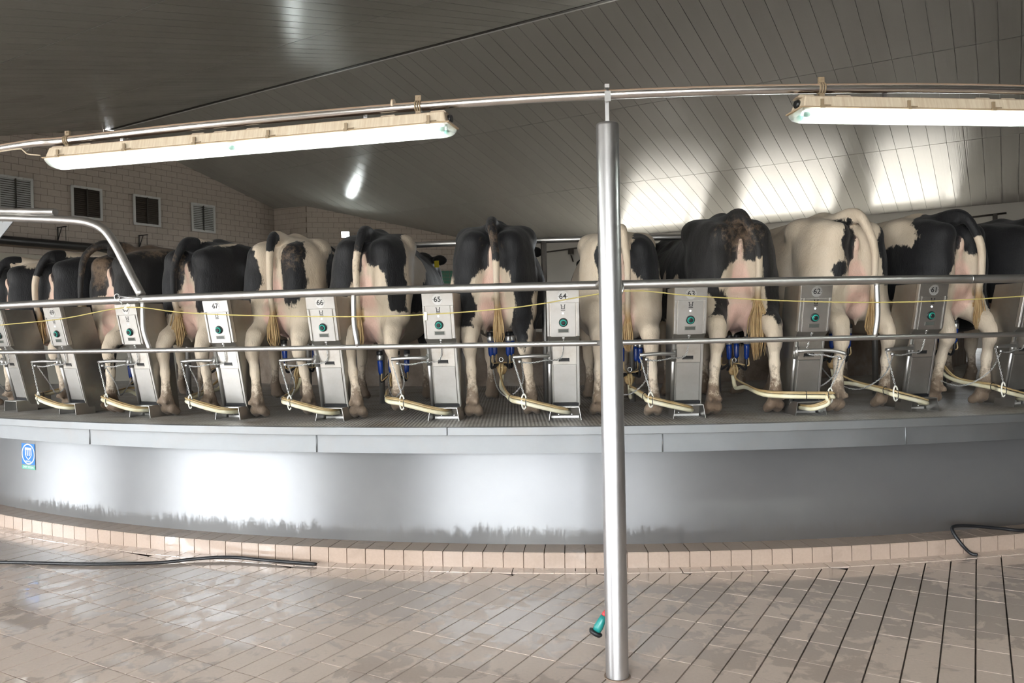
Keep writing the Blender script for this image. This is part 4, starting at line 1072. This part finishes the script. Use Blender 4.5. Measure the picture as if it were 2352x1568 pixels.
# ================================================================ COWS
def coat_value(V, base, ops):
    P = np.stack([V[:, 0], -V[:, 1], V[:, 2]], 1)             # x forward, s to the viewer's right, z up
    wob = np.stack([np.sin(P[:, 2] * 17 + 1.3) + np.sin(P[:, 1] * 23), np.sin(P[:, 2] * 21 + P[:, 0] * 9), np.sin(P[:, 1] * 19 + 2) + np.sin(P[:, 0] * 14)], 1) * .011
    P = P + wob
    val = np.full(len(P), .3 if base == 'b' else -.3)
    for op in ops:
        if op[0] == 'wz': val = np.minimum(val, P[:, 2] - op[1]); continue
        c, r = np.array(op[1]), np.array(op[2])
        e = (1 - np.sqrt((((P - c) / r) ** 2).sum(1))) * min(r)
        val = np.maximum(val, e) if op[0] == 'b' else np.minimum(val, -e)
    return val

def cow(ang, label, base, ops, hl=(-.02, .19), hr=(.02, -.19), R=11.1, yaw=0., scale=1.03, tail_s=0., tail_end=.70, tail_pts=None, tail_w=.5, ud=(.62, 1.0), turn=0., drop=0.,
        lift=None, dirt=(), switch=(.20, .045), hair='tail_hair', mat='coat', pink=1., tagged=False, wide=1.0, fat=1.0, tail_b0=0.):
    y = -tail_s
    tp = tail_pts or [(.32, 0, 1.455), (.18, 0, 1.475), (.085, y * .15, 1.455), (.025, y * .5, 1.36), (-.005, y, 1.2), (-.005, y, 1.0), (.02, y, (1.0 + tail_end) / 2), (.03, y * 1.02, tail_end)]
    V, Q, td, tt, ub, T = cow_mesh(hl, hr, tp, ud, turn, drop, wide, lift, fat)
    val = coat_value(V, base, ops)
    tl = (td < .022) & (tt > .12)
    val[tl] = np.clip((tail_w - tt[tl]) * 1.2, -.2, .2)
    if tail_b0: val[tl] = np.minimum(val[tl], np.clip((tt[tl] - tail_b0) * 1.2, -.2, .2))
    skin = np.clip((.012 - ub) / .03, 0, 1) * (~tl) * pink
    perin = np.clip(1 - np.sqrt((((V - np.array((.05, 0, 1.17))) / np.array((.12, .028, .16))) ** 2).sum(1)), 0, 1) * 1.5
    skin = np.maximum(skin, np.clip(perin, 0, .8) * (~tl) * pink)
    val = np.minimum(val, (.3 - skin) * .35 + np.where(skin <= 0, 1, 0))
    dr = np.clip(1.15 - V[:, 2] / .46, 0, 1)
    dr = np.where(V[:, 2] < .12, 1.0, dr)
    for c, r, amt in dirt:
        q = V * np.array((1, -1, 1))
        dr = np.maximum(dr, amt * np.clip(1.3 * (1 - np.sqrt((((q - np.array(c)) / np.array(r)) ** 2).sum(1))), 0, 1))
    tan = np.where(tl, np.clip((tt - .80) / .15, 0, 1), 0)
    me = bpy.data.meshes.new('cow_body')
    me.vertices.add(len(V)); me.vertices.foreach_set('co', V.astype(np.float32).ravel())
    me.loops.add(Q.size); me.loops.foreach_set('vertex_index', Q.astype(np.int32).ravel())
    me.polygons.add(len(Q)); me.polygons.foreach_set('loop_start', np.arange(0, Q.size, 4, dtype=np.int32))
    me.polygons.foreach_set('use_smooth', np.ones(len(Q), bool)); me.update(calc_edges=True)
    for nm, arr in (('coat', val), ('skin', skin), ('dirt', dr), ('tan', tan)):
        at = me.attributes.new(nm, 'FLOAT', 'POINT'); at.data.foreach_set('value', np.asarray(arr, np.float32))
    me.materials.append(MAT[mat])
    a = math.radians(ang)
    root = empty('dairy_cow', W(ang, R, DECK), a + math.pi / 2 + yaw); root.scale = (scale,) * 3
    tag(root, label, 'cow', 'black and white cows on the platform')
    link('body', me, None, root)
    # hairy tail switch
    rs = random.Random(int(ang * 100)); L, wd = switch; e = Vector(T[-1]); mb = MB()
    for k in range(90):
        u, v = rs.gauss(0, .33), rs.gauss(0, .33); l = L * rs.uniform(.6, 1.05)
        p0 = e + Vector((u * .02, v * .02, .05 + rs.uniform(0, .08)))
        p1 = e + Vector((u * wd * 1.1, v * wd * 1.2, -l * .35)); p2 = e + Vector((u * wd * 1.2 + .01, v * wd * 1.3, -l * .72)); p3 = e + Vector((u * wd * .7 + .015, v * wd * .9 + rs.uniform(-.01, .01), -l))
        mb.tube([p0, p1, p2, p3], [.004, .0055, .0045, .001], 4, cap=False)
    mb.build('tail_switch', hair, root)
    if tagged:
        ct, st_ = math.cos(turn), math.sin(turn)
        def hd(x, y, z): return Vector((2.10 + (x - 2.10) * ct - y * st_, (x - 2.10) * st_ + y * ct, z - drop * (x - 1.8)))
        for s in (1, -1): MB().box(hd(2.05, .25 * s, 1.38), (.008, .055, .07), hd(3.1, 0, 0) - hd(2.1, 0, 0) + Vector((0, 0, drop)), hd(2.1, 1, 0) - hd(2.1, 0, 0)).build('ear_tag', 'yellow_tag', root, .004)
    return root

U = lambda *a: a
cow(-35.8, 'black rumped cow with white back cut off by the left edge', 'b', [('w', (.6, .1, 1.45), (.5, .3, .14)), ('wz', .8)], tail_s=-.05)
cow(-31.2, 'black cow with white patch on its back, first whole cow from the left', 'b', [('w', (.55, .05, 1.52), (.33, .26, .15)), ('wz', .80), ('w', (.95, .36, .82), (.35, .2, .2)), ('w', (.0, 0, .9), (.4, .10, .28))],
    hl=(-.06, .16), hr=(.12, -.14), tail_s=-.10, tail_w=.52, tail_end=.80, ud=(.66, .9), dirt=[((.2, -.2, .45), (.3, .25, .5), .35)])
cow(-26.5, 'black cow with mud caked back and tail swung out to the left', 'b', [('wz', .72), ('w', (.0, 0, .78), (.5, .24, .3)), ('w', (.2, -.05, 1.0), (.15, .03, .1)), ('b', (.1, .20, .5), (.2, .07, .2))],
    hl=(.02, .12), hr=(-.06, -.18), tail_pts=[(.30, 0, 1.485), (.16, .01, 1.50), (.06, .07, 1.50), (-.03, .15, 1.40), (-.06, .18, 1.2), (-.06, .19, .98), (-.05, .185, .90)], tail_w=.85, ud=(.60, 1.05),
    dirt=[((.55, .1, 1.47), (.7, .35, .3), 1.0), ((.05, -.1, 1.3), (.25, .2, .4), .75)], hair='tail_hair_brown', mat='coat_dirty', switch=(.24, .06))
cow(-21.45, 'black cow with white stripe over its rump, stall unit 67 beside it', 'b', [('w', (.22, -.02, 1.53), (.22, .11, .07)), ('w', (.55, .20, 1.45), (.30, .05, .08)), ('wz', .86), ('w', (.0, 0, .95), (.5, .10, .25)), ('w', (1.0, .42, 1.0), (.06, .2, .14)), ('b', (.12, -.25, .80), (.2, .05, .08))],
    hl=(-.09, .09), hr=(.06, -.22), yaw=.08, tail_s=-.06, tail_w=.72, tail_end=.78, dirt=[((.05, -.05, 1.3), (.2, .1, .4), .6)], ud=(.66, .95))
cow(-16.75, 'white rumped cow with black side patches between units 67 and 66', 'w', [('b', (.12, -.22, 1.16), (.24, .13, .24)), ('b', (.12, .17, 1.16), (.22, .10, .30)), ('b', (.85, .33, 1.2), (.42, .16, .34)), ('b', (1.5, 0, 1.2), (.5, .6, .5)), ('b', (.2, -.27, .98), (.2, .06, .06)), ('w', (.25, .30, .97), (.12, .06, .12))],
    hl=(-.09, .08), hr=(.08, -.28), tail_s=.01, tail_w=.46, tail_b0=.24, yaw=.13, tail_end=.76, ud=(.66, 1.02), dirt=[((.1, .15, 1.3), (.25, .25, .35), .55)], tagged=False)
cow(-12.45, 'black cow with white hip patch lifting its right hind hoof', 'b', [('w', (.55, .36, 1.35), (.34, .15, .32)), ('w', (.35, .36, .98), (.2, .10, .4)), ('w', (.14, -.02, 1.535), (.1, .07, .06)), ('wz', .84), ('w', (.0, .04, .95), (.4, .16, .26)), ('b', (.25, -.30, .86), (.2, .05, .16)), ('b', (1.5, 0, 1.1), (.55, .6, .6)), ('w', (.4, -.36, 1.2), (.25, .06, .3))],
    hl=(-.10, .03), hr=(.05, -.26), lift={-1: .035}, yaw=.12, tail_s=-.04, tail_w=.50, tail_end=.76, ud=(.58, 1.12), turn=-.35, drop=.1, tagged=True, dirt=[((.02, -.03, 1.2), (.15, .12, .35), .6)])
cow(-7.0, 'nearly all black cow with white inner legs, seen straight from behind', 'b', [('wz', .66), ('w', (.0, .0, .86), (.5, .17, .30)), ('b', (.12, .215, .68), (.25, .07, .24)), ('w', (.2, -.33, .82), (.3, .06, .26)), ('b', (.15, -.20, .84), (.25, .08, .19)), ('w', (.2, .34, .75), (.3, .05, .2))],
    hl=(-.02, .15), hr=(.12, -.28), yaw=.05, tail_s=.04, tail_w=.60, tail_end=.74, ud=(.67, 1.1), dirt=[((.02, .0, 1.3), (.15, .2, .35), .6)], scale=1.05)
cow(-1.7, 'white cow with black rump patches partly hidden by the steel post', 'w', [('b', (.08, -.11, 1.20), (.2, .10, .30)), ('b', (.12, .20, 1.26), (.30, .14, .25)), ('b', (1.0, -.36, 1.25), (.07, .16, .18)), ('b', (1.2, -.36, 1.3), (.07, .16, .24)), ('b', (1.9, 0, 1.2), (.45, .6, .6)), ('b', (1.0, .4, 1.1), (.3, .2, .3))],
    hl=(.02, .21), hr=(-.12, -.20), tail_s=.03, tail_w=-.2, tail_end=.70, ud=(.62, 1.0), turn=.75, drop=.25, scale=.99, tagged=True)
cow(3.15, 'black cow with bushy ginger tail and mud brown rump', 'b', [('wz', .70), ('w', (.0, .0, .88), (.5, .17, .28)), ('b', (.12, .22, .70), (.25, .06, .20)), ('b', (.12, -.14, .72), (.25, .05, .20)), ('w', (.9, -.40, 1.02), (.05, .2, .09)), ('w', (.65, -.36, .98), (.06, .2, .10)), ('w', (.2, -.30, .8), (.3, .09, .14))],
    hl=(-.10, .28), hr=(-.06, -.19), tail_s=.10, tail_w=.62, tail_end=.76, ud=(.61, 1.1), dirt=[((.1, .0, 1.32), (.35, .38, .33), .62), ((.5, -.1, 1.45), (.5, .3, .25), .3)], switch=(.36, .075), scale=1.06, mat='coat_dirty')
cow(8.15, 'mostly white cow with black spots round its tail, unit 61 beside it', 'w', [('b', (.10, -.07, 1.25), (.2, .075, .24)), ('b', (.18, -.17, 1.04), (.2, .075, .09)), ('b', (.06, .25, 1.20), (.30, .10, .28)), ('b', (.95, -.40, 1.12), (.08, .2, .11)), ('b', (1.75, 0, 1.1), (.55, .7, .7)), ('b', (.9, .4, 1.2), (.3, .2, .3))],
    hl=(-.11, .31), hr=(.06, -.20), tail_s=.08, tail_w=-.2, tail_end=.72, ud=(.68, 1.05), yaw=.06, scale=1.06, dirt=[((.5, -.3, 1.2), (.4, .2, .3), .35)])
cow(13.1, 'white cow with large black rump, nearest the right edge beside unit 61', 'w', [('b', (.16, .10, 1.18), (.42, .42, .50)), ('b', (.40, -.20, 1.05), (.34, .20, .26)), ('b', (1.75, 0, 1.15), (.5, .7, .6)), ('w', (.0, 0, .85), (.5, .18, .36)), ('wz', .72), ('b', (1.15, -.4, .85), (.2, .2, .16))],
    hl=(.14, .22), hr=(.02, -.13), tail_s=.09, tail_w=.50, tail_end=.78, ud=(.70, 1.0), yaw=.08, scale=1.06, dirt=[((.1, 0, .45), (.3, .35, .35), .5)])
cow(17.7, 'plain black cow cut off by the right edge', 'b', [('wz', .5)], dirt=[((.6, -.3, 1.4), (.4, .2, .2), .6)], scale=1.04)

cow(22.4, 'unseen cow added beyond the right edge to block glare between the legs', 'b', [('wz', .6)], scale=1.04)  # added out of view, blocks the bright window reflection on the deck
cow(27.1, 'unseen white cow added farthest beyond the right edge to block deck glare', 'w', [('b', (.6, 0, 1.2), (.5, .6, .5))], scale=1.04)  # second unseen cow added as a light blocker

cluster(69, -31.0, 'milking cluster under the cow beside stall unit 69', zt=.60, sx=.16)
cluster(68, -26.3, 'milking cluster with hose looped low beside stall unit 68', zt=.50, sx=.05, zc=.28, cups=2)
cluster(67, -21.2, 'milking cluster with four blue cups beside stall unit 67', zt=.63, sx=.04)
cluster(66, -16.5, 'milking cluster with blue cups hanging left of stall unit 66', zt=.64, sx=-.02)
cluster(65, -12.0, 'low hanging milking cluster left of stall unit 65', zt=.53, zc=.30, sx=.02)
cluster(64, -6.9, 'milking cluster under the black cow left of stall unit 64', zt=.67, zc=.37)
cluster(63, -1.6, 'milking cluster half behind the steel post', zt=.60, zc=.27, sx=.06)
cluster(62, 3.2, 'milking cluster beside the bushy ginger tail', zt=.61, zc=.33, sx=.02)
cluster(61, 8.0, 'milking cluster under the mostly white cow', zt=.68, zc=.36, sx=-.02)
cluster(60, 12.9, 'milking cluster nearest the right edge of the photo', zt=.70, zc=.40, sx=.05)
